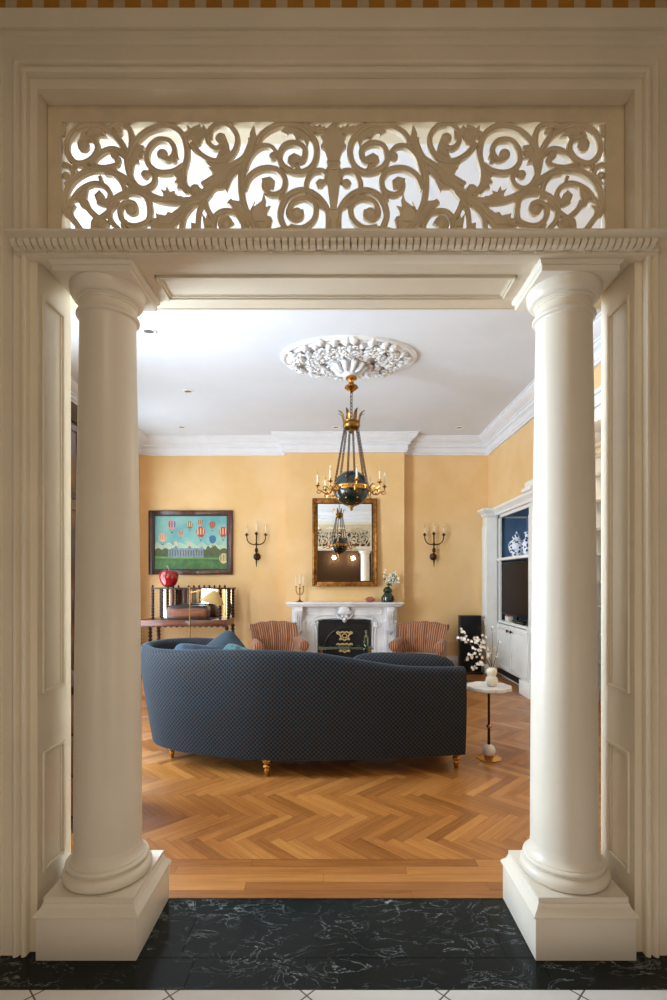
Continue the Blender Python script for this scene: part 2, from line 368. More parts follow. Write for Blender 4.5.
# left wall with two windows
WIN=[(2.45,4.10),(6.25,7.65)]; WZ0,WZ1=.35,3.25
mb=MB(); ys=[YF1]+[v for w in WIN for v in w]+[YB]
for i in range(0,len(ys),2): mb.box(XL-.2,XL,ys[i],ys[i+1],0,H)
for a,b in WIN: mb.box(XL-.2,XL,a,b,0,WZ0); mb.box(XL-.2,XL,a,b,WZ1,H)
struct(mb.build('wall_left',M['yellow']))
for i,(a,b) in enumerate(WIN):
    w=MB()
    for (y0,y1,z0,z1) in ((a,a+.06,WZ0,WZ1),(b-.06,b,WZ0,WZ1),(a,b,WZ0,WZ0+.07),(a,b,WZ1-.06,WZ1),(a,b,1.8,1.85),((a+b)/2-.02,(a+b)/2+.02,WZ0,WZ1)): w.box(XL-.12,XL-.07,y0,y1,z0,z1)
    wo=w.build('window_%d'%(i+1),M['white']); struct(wo,'tall white sash window')
    p=MB(); p.box(XL-.10,XL-.095,a+.05,b-.05,WZ0+.05,WZ1-.05); p.build('pane',M['pane'],wo)
    c=MB()
    for (y0,y1,z0,z1) in ((a-.11,a,.0,WZ1+.12),(b,b+.11,.0,WZ1+.12),(a,b,WZ1,WZ1+.12)): c.box(XL,XL+.04,y0,y1,z0,z1,bev=.006)
    c.build('window_casing',M['mahog'],wo)
# right wall: cabinet recess (6.2..8.1), opening to alcove (4.2..5.75)
CY0,CY1,CZ=6.2,YB,2.50
AY0,AY1,AZ=4.15,5.65,3.05
mb=MB(); T=.16
mb.box(XR,XR+T,YF1,AY0,0,H); mb.box(XR,XR+T,AY0,AY1,AZ,H); mb.box(XR,XR+T,AY1,CY0,0,H); mb.box(XR,XR+T,CY0,CY1,CZ+.02,H)
struct(mb.build('wall_right',M['yellow']),'yellow wall above the built-in cabinets')
mb=MB()
mb.box(XR+T,3.6,AY0-.1,AY0,0,H); mb.box(XR+T,3.6,6.36,6.42,0,H); mb.box(3.5,3.6,AY0,6.36,0,H); mb.box(XR+T,3.5,AY0,6.36,3.28,3.34)
struct(mb.build('wall_alcove',M['white']))
mb=MB()      # cased opening trim
for (y0,y1,z0,z1) in ((AY0,AY0+.02,0,AZ-.02),(AY1-.02,AY1,0,AZ-.02),(AY0,AY1,AZ-.02,AZ)): mb.box(XR-.001,XR+T+.001,y0,y1,z0,z1)
mb.box(XR-.03,XR,AY0-.12,AY0,0,AZ+.1); mb.box(XR-.03,XR,AY1,AY1+.12,0,AZ+.1); mb.box(XR-.03,XR,AY0,AY1,AZ,AZ+.1,bev=.004); mb.box(XR-.06,XR,AY0-.14,AY1+.14,AZ+.1,AZ+.14,bev=.008)
struct(mb.build('trim_3',M['white']))
# crown moulding
cp=[(0,H),(.20,H),(.20,H-.012),(.185,H-.016),(.185,H-.035),(.165,H-.06),(.13,H-.085),(.10,H-.10),(.10,H-.115),(.085,H-.12),(.085,H-.15),(.055,H-.165),(.05,H-.17),(.05,H-.235),(.035,H-.25),(.03,H-.27),(0,H-.275)]
path=[(XL,YF1),(XL,YB),(BX0,YB),(BX0,BY),(BX1,BY),(BX1,YB),(XR,YB),(XR,YF1)]
mb=MB(); sweep(mb,path,cp,closed=True,side=-1); struct(mb.build('trim_4',M['crown']),'white plaster crown moulding')
bp_=[(0,0),(.03,0),(.03,.15),(.022,.165),(.022,.19),(.012,.205),(.012,.235),(0,.24)]
mb=MB(); sweep(mb,[(BX1,BY),(BX1,YB),(2.30,YB)],bp_,side=-1); struct(mb.build('baseboard_back',M['white']))
mb=MB(); sweep(mb,[(XL,YB),(BX0,YB),(BX0,BY)],bp_,side=-1); struct(mb.build('baseboard_back_left',M['white']))

# ------------------------------------------------------------------ doorway casing, jambs, entablature
def zframe(mb,x,z,prof,y,zb=0,sgn=-1):
    """profile (d outward, p projection) around a door opening of half width x, top z; face plane y"""
    vs=[];fs=[];Mn=len(prof)
    for d,p in prof: vs.append((-x-d,y+sgn*p,zb))
    for d,p in prof: vs.append((-x-d,y+sgn*p,z+d))
    for d,p in prof: vs.append((x+d,y+sgn*p,z+d))
    for d,p in prof: vs.append((x+d,y+sgn*p,zb))
    for i in range(3):
        for k in range(Mn-1): fs.append((i*Mn+k,i*Mn+k+1,(i+1)*Mn+k+1,(i+1)*Mn+k))
    mb.add(vs,fs); return mb
prof=[(0,-.03),(0,.012),(.005,.018),(.013,.020),(.018,.016),(.020,.005),(.028,.004),(.031,.014),(.037,.020),(.045,.021),(.050,.016),(.053,.008),(.100,.008),(.103,.016),(.122,.018),(.125,.026),(.140,.028),(.144,.020),(.150,.020),(.153,.030),(.170,.034),(.190,.046),(.206,.050),(.210,.046),(.211,0)]
mb=MB(); zframe(mb,1.194,3.407,prof,YF0)
struct(mb.build('trim_5',M['trim'],fix=False,smooth=30),'cream moulded casing around the wide doorway')
mb=MB()   # stop and jamb boards
for s in (-1,1):
    xa,xb=sorted((s*OX,s*(OX+.05))); mb.box(xa,xb,YF0+.012,YF1+.02,0,OZ)
mb.box(-OX-.05,OX+.05,YF0+.012,YF1+.02,OZ,OZ+.06)
for s in (-1,1):
    # panelled jamb face: raised stiles, moulded edge, panel
    X=s*OX; d=-s
    def fb(y0,y1,z0,z1,t,bev=.003):
        a,b=sorted((X,X+d*t)); mb.box(a,b,y0,y1,z0,z1,bev=bev)
    for (z0,z1) in ((.29,.77),(1.0,2.58)):
        for (y0,y1,q0,q1) in ((2.025,2.04,z0,z1),(2.172,2.187,z0,z1),(2.04,2.172,z0,z0+.015),(2.04,2.172,z1-.015,z1)): fb(y0,y1,q0,q1,.011)
        for (y0,y1,q0,q1) in ((2.045,2.052,z0+.02,z1-.02),(2.160,2.167,z0+.02,z1-.02)): fb(y0,y1,q0,q1,.006)
    # room-side pilaster edge
    a,b=sorted((s*(OX+.051),s*(OX+.16))); mb.box(a,b,YF1-.001,YF1+.022,0,OZ+.1)
struct(mb.build('trim_6',M['trim']),'cream panelled jambs of the doorway')
# entablature beam
ZB,ZT=2.70,2.752
mb=MB()
mb.box(-OX,OX,YF0-.005,2.36,ZB,ZT,bev=.004)
cpf=[(YF0+.03,ZB-.006),(YF0-.008,ZB-.006),(YF0-.02,ZB-.002),(YF0-.024,ZB+.004),(YF0-.024,ZB+.008),(YF0-.034,ZB+.009),(YF0-.034,ZB+.034),(YF0-.066,ZB+.036),(YF0-.070,ZB+.040),(YF0-.086,ZB+.046),(YF0-.088,ZB+.053),(YF0+.03,ZB+.053)]
mb.prism(cpf,-1.232,1.232,plane='yz')
# soffit panel mouldings (under the beam)
def sof(x0,x1,y0,y1,w,t):
    for a in ((x0,x1,y0,y0+w),(x0,x1,y1-w,y1),(x0,x0+w,y0,y1),(x1-w,x1,y0,y1)): mb.box(*a,ZB-t,ZB,bev=.003)
sof(-.745,.745,2.098,2.272,.012,.012); sof(-.733,.733,2.110,2.260,.010,.007); sof(-.723,.723,2.12,2.25,.006,.003)
# room-side fascia
rp=[(2.36,ZB),(2.372,ZB),(2.372,ZB+.02),(2.40,ZB+.045),(2.40,ZB+.053),(2.36,ZB+.053)]
mb.prism(rp,-1.25,1.25,plane='yz')
ent=mb.build('trim_7',M['trim'],smooth=30); struct(ent,'cream entablature carried on two columns')
mb=MB(); x=-1.215
while x<1.216:
    y0=YF0-.034
    poly=[(y0,ZB+.0355),(y0-.030,ZB+.0355),(y0-.030,ZB+.026),(y0-.020,ZB+.014),(y0-.006,ZB+.0095),(y0,ZB+.0095)]
    mb.prism(poly,x-.0104,x+.0104,plane='yz'); x+=.0262
mb.build('dentil_band',M['trim'],ent,smooth=20)
mb=MB(); x=-1.2
while x<1.2:
    for q in range(4): mb.ball((x+q*.010,YF0-.026,ZB+.0045),.0042,n=6,m=4)
    x+=.0935
mb.build('bead_band',M['trim'],ent)

# ------------------------------------------------------------------ columns
def make_column(label,x):
    t=thing('column',label,'column',(x,2.1415,0),0,'columns flanking the doorway')
    p=MB()
    p.box(-.192,.192,-.1935,.1935,0,.160,bev=.003)
    pr=[(.192,.160),(.200,.164),(.200,.170),(.194,.178),(.182,.190),(.176,.205),(.176,.208),(.173,.21),(.173,.229)]
    vs=[];fs=[]
    for r,z in pr: vs+=[(-r,-r,z),(r,-r,z),(r,r,z),(-r,r,z)]
    for i in range(len(pr)-1):
        for k in range(4): fs.append((i*4+k,i*4+(k+1)%4,i*4+4+(k+1)%4,i*4+4+k))
    fs.append((0,1,2,3)); L=len(pr)*4-4; fs.append((L,L+1,L+2,L+3)); p.add(vs,fs)
    p.build('plinth',M['column'],t,smooth=25)
    b=MB(); pf=[(.14,.229),(.150,.229)]+[(.150+.024*math.sin(PI*k/10),.229+.027-.027*math.cos(PI*k/10)) for k in range(1,11)]+[(.157,.284),(.157,.289)]+[(.152+.010*math.sin(PI*k/6),.289+.009-.009*math.cos(PI*k/6)) for k in range(0,7)]+[(.149,.308),(.149,.313),(.14,.32),(.1345,.34),(.132,.36),(.130,.36)]
    b.lathe(pf,n=64); b.build('torus_base',M['column'],t,smooth=50)
    s=MB(); sp=[]
    for k in range(25):
        u=k/24; z=.355+u*(2.52-.355); r=.132-.0225*(u**1.6)
        sp.append((r,z))
    s.lathe(sp,n=64); s.build('shaft',M['column'],t,smooth=60)
    c=MB(); cpn=[(.108,2.515),(.1095,2.52),(.112,2.525)]+[(.113+.011*math.sin(PI*k/8),2.527+.011-.011*math.cos(PI*k/8)) for k in range(9)]+[(.1135,2.551),(.111,2.556),(.111,2.580),(.116,2.583),(.116,2.589),(.121,2.592),(.121,2.597)]+[(.121+.026*math.sin(PI/2*k/8),2.597+.050*(1-math.cos(PI/2*k/8))) for k in range(1,9)]+[(.147,2.652),(.10,2.652)]
    c.lathe(cpn,n=64); c.build('capital',M['column'],t,smooth=45)
    a=MB(); a.box(-.152,.152,-.152,.152,2.652,2.676,bev=.003); 
    pr=[(.152,2.676),(.158,2.682),(.162,2.690),(.162,2.70)]; vs=[];fs=[]
    for r,z in pr: vs+=[(-r,-r,z),(r,-r,z),(r,r,z),(-r,r,z)]
    for i in range(3):
        for k in range(4): fs.append((i*4+k,i*4+(k+1)%4,i*4+4+(k+1)%4,i*4+4+k))
    fs+=[(0,1,2,3),(12,13,14,15)]; a.add(vs,fs); a.build('abacus',M['column'],t,smooth=25)
    return t
col0=make_column('cream column on the left side of the doorway, dark wood behind it',-.952)
dup(col0,(.952,2.1415,0),0,'cream column on the right side of the doorway, brightly lit along its left')

# ------------------------------------------------------------------ fretwork transom
FY=2.065; FS=512/FY
def fp(px,py): return ((px-333.0)/FS, 1.45+(580-py)/FS)
fr=thing('fretwork_panel','cream pierced scrollwork panel above the doorway entablature','fretwork',(-.010,FY,ZT+.001))
mb=MB(); fx=1.097
mb.box(-OX+.012,-fx,0,.03,0,OZ-ZT-.002); mb.box(fx,OX+.008,0,.03,0,OZ-ZT-.002)
mb.box(-fx,fx,0,.03,3.297-ZT,OZ-ZT-.002); mb.box(-fx,fx,0,.03,0,2.80-ZT)
mb.build('frame',M['fret'],fr)
C1=lambda pts:[(50+a[0]/4.447,110+a[1]/4.447)+tuple(a[2:]) for a in pts]
C2=lambda pts:[(190+a[0]/4.447,110+a[1]/4.447)+tuple(a[2:]) for a in pts]
strokes=[]; blobs=[]; leaves=[]
def S1(w0,w1,*pts): strokes.append((w0,w1,C1(pts)))
def S2(w0,w1,*pts): strokes.append((w0,w1,C2(pts)))
# crop 1 (left third)
S1(15,13,(345,210),(310,140),(260,90),(190,62),(115,75),(72,130),(75,195),(120,233),(175,215),(205,170),(190,125),(150,120),(128,145),(140,170))
blobs+=C1([(142,152,27),(300,92,18),(418,280,20),(215,382,22),(352,438,24),(494,190,25),(220,500,22),(640,345,22),(65,285,16),(295,215,16)])
S1(15,12,(345,210),(358,140),(350,85),(322,60),(292,75),(298,97))
S1(14,12,(345,215),(300,175),(255,170),(210,195),(175,235)); S1(10,10,(175,235),(230,250),(290,238),(300,215))
S1(17,14,(640,395),(560,402),(480,392),(400,352),(320,295),(250,262),(175,262),(105,300),(66,360),(60,430),(95,480),(130,528))
S1(12,12,(60,430),(90,400),(130,350),(190,322),(240,335),(262,375),(240,412),(205,400)); S1(13,11,(330,390),(320,330),(285,285),(240,275))
S1(14,12,(150,400),(170,440),(215,480),(245,500),(225,520)); S1(12,10,(185,528),(190,490),(225,470),(262,440),(300,400))
S1(15,12,(440,440),(425,385),(370,362),(305,375),(262,420),(262,480),(300,528)); S1(14,12,(440,440),(430,490),(370,512),(320,490),(305,440),(330,408),(368,412),(375,445),(352,455))
S1(11,11,(330,528),(318,505),(340,495)); S1(11,10,(50,110),(62,60)); S1(11,11,(52,235),(85,250),(95,290),(62,330)); S1(10,10,(100,235),(105,262)); S1(10,9,(150,235),(165,262))
S1(16,14,(345,250),(352,190),(380,130),(440,82),(520,66),(585,105),(606,190),(590,270),(596,330),(640,375))
S1(14,12,(590,240),(545,268),(480,272),(432,235),(430,175),(470,130),(525,132),(550,175),(525,215),(490,205))
S1(15,12,(335,210),(345,270),(372,325),(412,346),(452,325),(460,290),(430,268)); S1(10,10,(460,265),(462,300))
S1(14,10,(250,80),(290,55),(320,48)); S1(12,12,(590,110),(640,80),(667,70))
S1(15,13,(340,345),(372,352),(400,350)); S1(13,12,(440,515),(520,480),(590,430),(650,400)); S1(13,11,(580,528),(592,470),(630,420),(667,400))
S1(10,9,(135,120),(150,90),(175,75)); S1(10,10,(560,210),(545,175),(552,230)); S1(9,9,(215,290),(228,330))
leaves+=[C1(q) for q in ([(495,395),(500,372),(485,345),(508,360),(515,335),(530,362),(550,355),(548,378),(585,380),(575,405)],
 [(440,515),(462,495),(430,480),(470,478),(465,455),(505,470),(520,450),(560,460),(610,420),(655,400),(620,450),(570,490),(545,528),(470,528)],
 [(330,205),(365,170),(390,150),(415,155),(405,175),(425,178),(400,195),(415,210),(385,210),(395,235),(370,230),(362,280),(345,290)],
 [(180,75),(215,70),(245,90),(230,100),(250,115),(215,112),(205,130),(190,110),(165,118),(160,95)],
 [(545,285),(560,300),(548,318),(565,325),(560,345),(580,350),(600,372),(605,300),(590,250)],
 [(95,370),(125,345),(120,365),(150,350),(165,335),(160,370),(150,410),(165,440),(130,425),(120,400),(90,400)],
 [(605,60),(630,85),(640,70),(667,80),(667,150),(640,120),(610,125)],
 [(260,160),(290,175),(305,205),(290,235),(280,215),(265,205)],[(190,375),(215,350),(240,385),(235,410),(210,415)],
 [(640,360),(667,340),(667,420),(640,420)],[(50,440),(85,425),(110,420),(95,445),(100,480),(60,470)],[(185,480),(215,475),(240,490),(235,528),(185,528)]) ]
# crop 2 (inner third)
S2(14,12,(0,140),(40,190),(100,222),(160,212),(200,165),(205,110),(170,65),(120,58),(80,90),(78,140),(110,165),(150,150))
blobs+=C2([(132,118,24),(366,200,19),(350,318,24),(460,210,22),(578,320,20),(472,452,25),(155,500,22),(18,345,22),(350,478,10),(570,75,10)])
S2(19,14,(272,120),(268,170),(240,230),(225,300),(228,380),(245,440),(280,500),(300,528)); S2(14,18,(50,330),(120,285),(180,245),(240,205),(275,130))
S2(13,10,(240,260),(265,200),(310,158),(355,158),(382,190),(366,208)); S2(15,12,(235,350),(262,290),(320,255),(385,262),(420,305),(408,355),(365,372),(330,350),(330,315),(360,308))
S2(15,14,(290,150),(320,100),(390,62),(470,62),(535,105),(562,170),(545,240),(490,272),(425,255),(395,210),(415,155),(465,142),(508,170),(500,215),(465,222))
S2(14,12,(500,60),(545,82),(600,90),(640,60)); S2(13,11,(520,370),(515,320),(540,275),(585,265),(610,290)); S2(12,10,(560,330),(600,310),(605,280))
S2(15,13,(420,528),(398,460),(425,385),(490,352),(560,375),(608,440),(612,528)); S2(14,12,(440,515),(500,520),(550,480),(555,420),(510,388),(455,405),(435,455),(460,480),(492,470),(490,440))
S2(12,12,(520,370),(545,395),(600,430)); S2(12,12,(410,350),(400,400)); S2(14,11,(100,528),(105,475),(145,445),(200,455),(230,500),(232,528)); S2(12,10,(140,528),(130,495),(160,475),(185,505))
S2(12,11,(0,410),(50,390),(100,345),(160,300)); S2(12,11,(30,528),(35,450),(60,400),(90,360)); S2(14,12,(60,400),(80,450),(110,490)); S2(14,12,(170,400),(210,440),(260,510))
S2(9,9,(390,528),(440,520)); S2(9,9,(355,480),(345,528)); S2(10,9,(470,240),(490,272)); S2(10,9,(0,110),(30,90),(60,95)); S2(10,10,(600,75),(560,95))
leaves+=[C2(q) for q in ([(50,310),(85,300),(100,285),(90,270),(125,275),(75,240),(60,215),(110,220),(160,230),(215,235),(235,215),(220,260),(185,300),(160,360),(150,345),(110,350),(60,395),(20,400),(0,425),(0,390),(40,360),(70,335),(45,325)],
 [(262,100),(270,80),(282,58),(290,100),(300,130),(330,110),(290,170),(265,180)],
 [(285,400),(270,430),(290,420),(315,400),(325,365),(335,400),(330,430),(355,420),(340,450),(345,528),(260,528),(250,470)],
 [(0,80),(20,90),(15,65),(40,85),(55,60),(75,85),(100,75),(95,125),(60,110),(40,150),(20,160),(0,120)],
 [(400,90),(430,105),(440,90),(460,110),(470,130),(500,120),(520,160),(530,120),(490,75),(430,60)],
 [(160,410),(175,395),(215,400),(220,425),(240,420),(250,450),(270,480),(230,480),(200,440)],
 [(48,450),(65,480),(70,460),(95,500),(110,528),(60,528)],[(435,200),(460,185),(490,200),(485,240),(450,245),(430,225)],[(315,300),(350,290),(375,310),(370,345),(340,345),(320,330)],
 [(335,528),(325,480),(345,465),(362,480),(350,528)],[(540,55),(560,70),(575,55),(590,75),(585,95),(560,85)],[(0,330),(30,325),(40,350),(20,372),(0,372)],
 [(115,100),(150,100),(170,150),(175,180),(140,225),(110,210),(130,170)],[(50,528),(20,500),(0,495),(0,528)]) ]
TH=.030
from mathutils.geometry import tessellate_polygon
def tprism(mb,q,y0,y1):
    n=len(q); T_=tessellate_polygon([[Vector((a,b,0)) for a,b in q]])
    vs=[(a,y0,b) for a,b in q]+[(a,y1,b) for a,b in q]
    fs=[tuple(t) for t in T_]+[tuple(i+n for i in t[::-1]) for t in T_]+[(i,i+n,(i+1)%n+n,(i+1)%n) for i in range(n)]
    mb.add(vs,fs)
def ribbon(mb,w0,w1,pts,flip):
    P=cr([fp(p[0],p[1]) for p in pts],6); 
    if flip: P=[(-a,b) for a,b in P]
    N=len(P); vs=[];fs=[]; SCL=1/4.447/FS
    for e_ in (0,-1):
        if pts[e_][1]>227.5:
            a=P[e_]; b=P[e_+3] if e_==0 else P[e_-3]; dx,dz=a[0]-b[0],a[1]-b[1]; L_=math.hypot(dx,dz); q=(a[0]+dx/L_*.05,a[1]+dz/L_*.09)
            P=([q]+P) if e_==0 else (P+[q])
    N=len(P)
    for i,(x,z) in enumerate(P):
        a=P[max(0,i-1)];b=P[min(N-1,i+1)]; t=Vector((b[0]-a[0],b[1]-a[1])).normalized(); n=Vector((-t.y,t.x)); w=(w0+(w1-w0)*i/(N-1))*SCL
        for o,y in ((-1,.019),(-1,.007),(-.8,.002),(-.45,.0045),(0,.001),(.45,.0045),(.8,.002),(1,.007),(1,.019)):
            vs.append((x+n.x*w*o,y,z+n.y*w*o-ZT))
    for i in range(N-1):
        for k in range(9):
            k2=(k+1)%9; fs.append((i*9+k,i*9+k2,(i+1)*9+k2,(i+1)*9+k))
    fs.append(tuple(range(9))); fs.append(tuple(range((N-1)*9,N*9))); mb.add(vs,fs)
mb=MB()
def clampz(z): return z
for flip in (False,True):
    for w0,w1,pts in strokes: ribbon(mb,w0,w1,pts,flip)
    sg=-1 if flip else 1
    for (px,py,r) in blobs:
        x,z=fp(px,py); r=r/4.447/FS; mb.lathe([(r,-.019),(r,-.008),(r*.8,-.003),(r*.35,.000),(.0005,.001)],(x*sg,0,z-ZT),16,axis='y')
    for li_,lf in enumerate(leaves):
        eo=.00012*li_+(.00006 if flip else 0)
        q=[fp(*p) for p in lf]; q=[(a*sg,b-ZT) for a,b in q]
        if flip: q=q[::-1]
        tprism(mb,q,.004+eo,.0185-eo)
        cx=sum(a for a,b in q)/len(q); cz=sum(b for a,b in q)/len(q)
        n=len(q); q2=[(cx+(a-cx)*.6,cz+(b-cz)*.6) for a,b in q]; tprism(mb,q2,.001+eo,.0045)
# centre torch
def pc(l): return [((a-635)/4.447/FS,fp(0,110+b/4.447)[1]-ZT) for a,b in l]
half=[(635,62),(628,85),(615,70),(610,95),(595,85),(598,112),(578,115),(590,140),(578,158),(595,175),(605,205),(612,225),(603,232),(610,250),(600,262),(612,275),(606,320),(615,390),(622,440),(612,470),(625,490),(622,528)]
L1=pc(half); full=L1+[(-a,b) for a,b in L1[::-1]][:-1]
tprism(mb,full,.0,.020); 
for zq in (225,262,440): 
    z=pc([(635,zq)])[0][1]; mb.box(-.026 if zq<300 else -.014,.026 if zq<300 else .014,-.004,.004,z-.004,z+.004,bev=.002)
# clip scrollwork to its opening
o=mb.build('scrollwork',M['fret'],fr,smooth=40)
bm=bmesh.new(); bm.from_mesh(o.data)
for co,no in (((fx+.006,0,0),(1,0,0)),((-fx-.006,0,0),(-1,0,0)),((0,0,3.297+.006-ZT),(0,0,1)),((0,0,2.79-ZT),(0,0,-1))):
    bmesh.ops.bisect_plane(bm,geom=bm.verts[:]+bm.edges[:]+bm.faces[:],plane_co=co,plane_no=no,clear_outer=True)
bm.to_mesh(o.data); bm.free()

# ------------------------------------------------------------------ ceiling medallion + chandelier
CX,CYc=.155,5.15
md=thing('ceiling_medallion','white plaster medallion of acanthus leaves in low relief on the ceiling','medallion',(CX-.025,CYc+.02,H))
mb=MB(); e=.69
rimp=[(.60,-.001),(.685,-.001),(.685,-.022),(.675,-.030),(.655,-.036),(.64,-.030),(.625,-.022),(.612,-.026),(.60,-.038),(.585,-.042),(.565,-.036),(.55,-.022),(.50,-.018),(.40,-.020),(.25,-.026),(.12,-.040),(.05,-.05),(.001,-.05)]
mb.lathe(rimp,n=72,sy=e); mb.build('rim',M['relief'],md,smooth=50)
mb=MB(); R=random.Random(3)
def leafy(mb,c,ang,ln,wd,h,e=e):
    # small curled acanthus leaf: lobed ridge
    base=Vector(c); d=Vector((math.cos(ang),math.sin(ang),0)); n=Vector((-d.y,d.x,0))
    pts=[(0,.3),(.25,.8),(.45,.6),(.6,1),(.8,.55),(1,.1)]; vs=[];fs=[]
    for u,w in pts:
        for s in (-1,-.5,0,.5,1):
            q=base+d*ln*u+n*wd*w*s*.5; z=-h*(math.sin(PI*min(1,u*.9+.1)))*(1-.6*abs(s))-.004
            vs.append((q.x,q.y*1,base.z+z))
    for i in range(5):
        for k in range(4): fs.append((i*5+k,i*5+k+1,i*5+6+k,i*5+5+k))
    mb.add(vs,fs)
for ring,(rr,cnt,ln,wd,h) in enumerate(((.53,30,.12,.10,.055),(.42,26,.13,.10,.065),(.31,18,.13,.11,.065),(.20,12,.12,.11,.07),(.11,8,.10,.10,.09))):
    for k in range(cnt):
        a=2*PI*(k+.3*R.random())/cnt; r2=rr+R.uniform(-.03,.03)
        leafy(mb,(r2*math.cos(a),r2*math.sin(a)*e,-.02),a+R.uniform(-1.4,1.4)+(PI/2 if ring%2 else 0),ln,wd,h)
        if True:
            mb.ball((r2*math.cos(a+.1),r2*math.sin(a+.1)*e,-.035-h*.4),.020+R.random()*.012,n=7,m=5)
            sp=[(r2*math.cos(a)+.035*math.cos(t*.9+a*3)*(1-t/9),(r2*math.sin(a))*e+.035*math.sin(t*.9+a*3)*(1-t/9),-.045-h*.35-.003*t) for t in range(8)]
            mb.tube(sp,[.011-.0008*t for t in range(8)],n=5)
mb.build('leaf_relief',M['relief'],md,smooth=60)
mb=MB(); mb.lathe([(.14,-.04),(.12,-.07),(.10,-.09),(.105,-.11),(.085,-.14),(.07,-.16),(.075,-.18),(.05,-.20),(.03,-.205),(.001,-.205)],n=28)
for k in range(10):
    a=2*PI*k/10; mb.tube([(.13*math.cos(a),.13*math.sin(a),-.07),(.16*math.cos(a),.16*math.sin(a),-.105),(.12*math.cos(a),.12*math.sin(a),-.15),(.08*math.cos(a),.08*math.sin(a),-.17)],[.02,.03,.022,.012],n=6)
mb.build('boss',M['relief'],md,smooth=60)

ch=thing('chandelier','globe chandelier with gilt crown, chains and candle arms hanging from the medallion','chandelier',(CX,CYc,2.37))
# local z: 0 = globe centre ; medallion boss bottom at 3.495-2.37=1.125
mb=MB(); mb.lathe([(.03,1.125),(.055,1.118),(.058,1.10),(.03,1.085),(.022,1.06),(.035,1.045),(.062,1.03),(.070,1.012),(.050,.995),(.02,.975),(.012,.96),(.001,.955)],n=24); mb.build('canopy',M['gold'],ch,smooth=60)
def chain(mb,p0,p1,n,r=.012,th=.0028):
    p0,p1=Vector(p0),Vector(p1); d=(p1-p0)/n; t=d.normalized(); o1=t.orthogonal().normalized(); o2=t.cross(o1)
    for i in range(n):
        c=p0+d*(i+.5); u=o1 if i%2 else o2; hl=d.length*.66
        mb.tube([c+t*hl*math.cos(2*PI*k/10)+u*r*math.sin(2*PI*k/10) for k in range(10)],th,n=5,closed=True)
mb=MB(); chain(mb,(0,0,.96),(0,0,.66),9,.013,.0035); mb.build('chain',M['bronze'],ch)
mb=MB(); zc=.62
mb.lathe([(.02,zc-.03),(.06,zc-.025),(.085,zc-.005),(.088,zc+.02),(.08,zc+.04),(.088,zc+.045),(.088,zc+.055),(.07,zc+.055),(.02,zc+.02)],n=28)
mb.lathe([(.001,zc-.07),(.018,zc-.06),(.022,zc-.045),(.03,zc-.03)],n=14)
for k in range(8):
    a=2*PI*(k+.5)/8; ca,sa=math.cos(a),math.sin(a)
    pts=[(.085,zc+.05,.016),(.088,zc+.08,.021),(.095,zc+.11,.018),(.115,zc+.135,.012),(.148,zc+.15,.003)]
    vs=[];fs=[]
    for r,z,w in pts:
        for s in (-1,0,1): vs.append(((r-.006*(1-abs(s)))*ca-sa*w*s,(r-.006*(1-abs(s)))*sa+ca*w*s,z))
    nv=len(vs)
    vs+= [(x*.96,y*.96,z+.001) for x,y,z in vs]
    for i in range(4):
        for q in range(2):
            fs.append((i*3+q,i*3+q+1,i*3+4+q,i*3+3+q)); fs.append((nv+i*3+q,nv+i*3+3+q,nv+i*3+4+q,nv+i*3+q+1))
    mb.add(vs,fs)
mb.build('crown',M['brass'],ch,smooth=60,fix=False)
for k in range(6):
    a=2*PI*(k+.25)/6; mb=MB(); chain(mb,(.07*math.cos(a),.07*math.sin(a),zc-.02),(.175*math.cos(a),.175*math.sin(a),.02),20,.010,.0042); mb.build('chain',M['bronze'],ch)
mb=MB(); mb.lathe([(.001,-.18)]+[(.18*math.cos(t),.18*math.sin(t)) for t in [(-90+i*180/22)*PI/180 for i in range(1,22)]]+[(.001,.18)],n=40)
gl=mb.build('globe',M['tole'],ch,smooth=60)
mb=MB()
for row,(lat,cnt) in enumerate(((-18,10),(-38,8),(-58,6),(35,8),(55,6))):
    for k in range(cnt):
        a=2*PI*(k+.5*(row%2))/cnt; l=math.radians(lat); n=Vector((math.cos(l)*math.cos(a),math.cos(l)*math.sin(a),math.sin(l)))
        u=Vector((-math.sin(a),math.cos(a),0)); w=n.cross(u); c=n*.1785; vs=[c+n*.006]
        for q in range(8): r=.013 if q%2==0 else .006; vs.append(c+n*.001+(u*math.cos(q*PI/4)+w*math.sin(q*PI/4))*r)
        mb=MB(); mb.add(vs,[(0,1+q,1+(q+1)%8) for q in range(8)]); mb.build('star_mount',M['gold'],gl,smooth=0)
mb=MB(); mb.lathe([(.178,-.022),(.188,-.022),(.192,-.012),(.186,0),(.192,.012),(.188,.022),(.178,.022)],n=48)
for k in range(36): a=2*PI*k/36; mb.ball((.19*math.cos(a),.19*math.sin(a),0),.008,n=6,m=4)
mb.build('band',M['gold'],ch,smooth=60)
mb=MB(); mb.lathe([(.001,-.225),(.012,-.22),(.018,-.205),(.010,-.195),(.03,-.185),(.035,-.172),(.001,-.17)],n=16); mb.build('finial',M['gold'],ch)
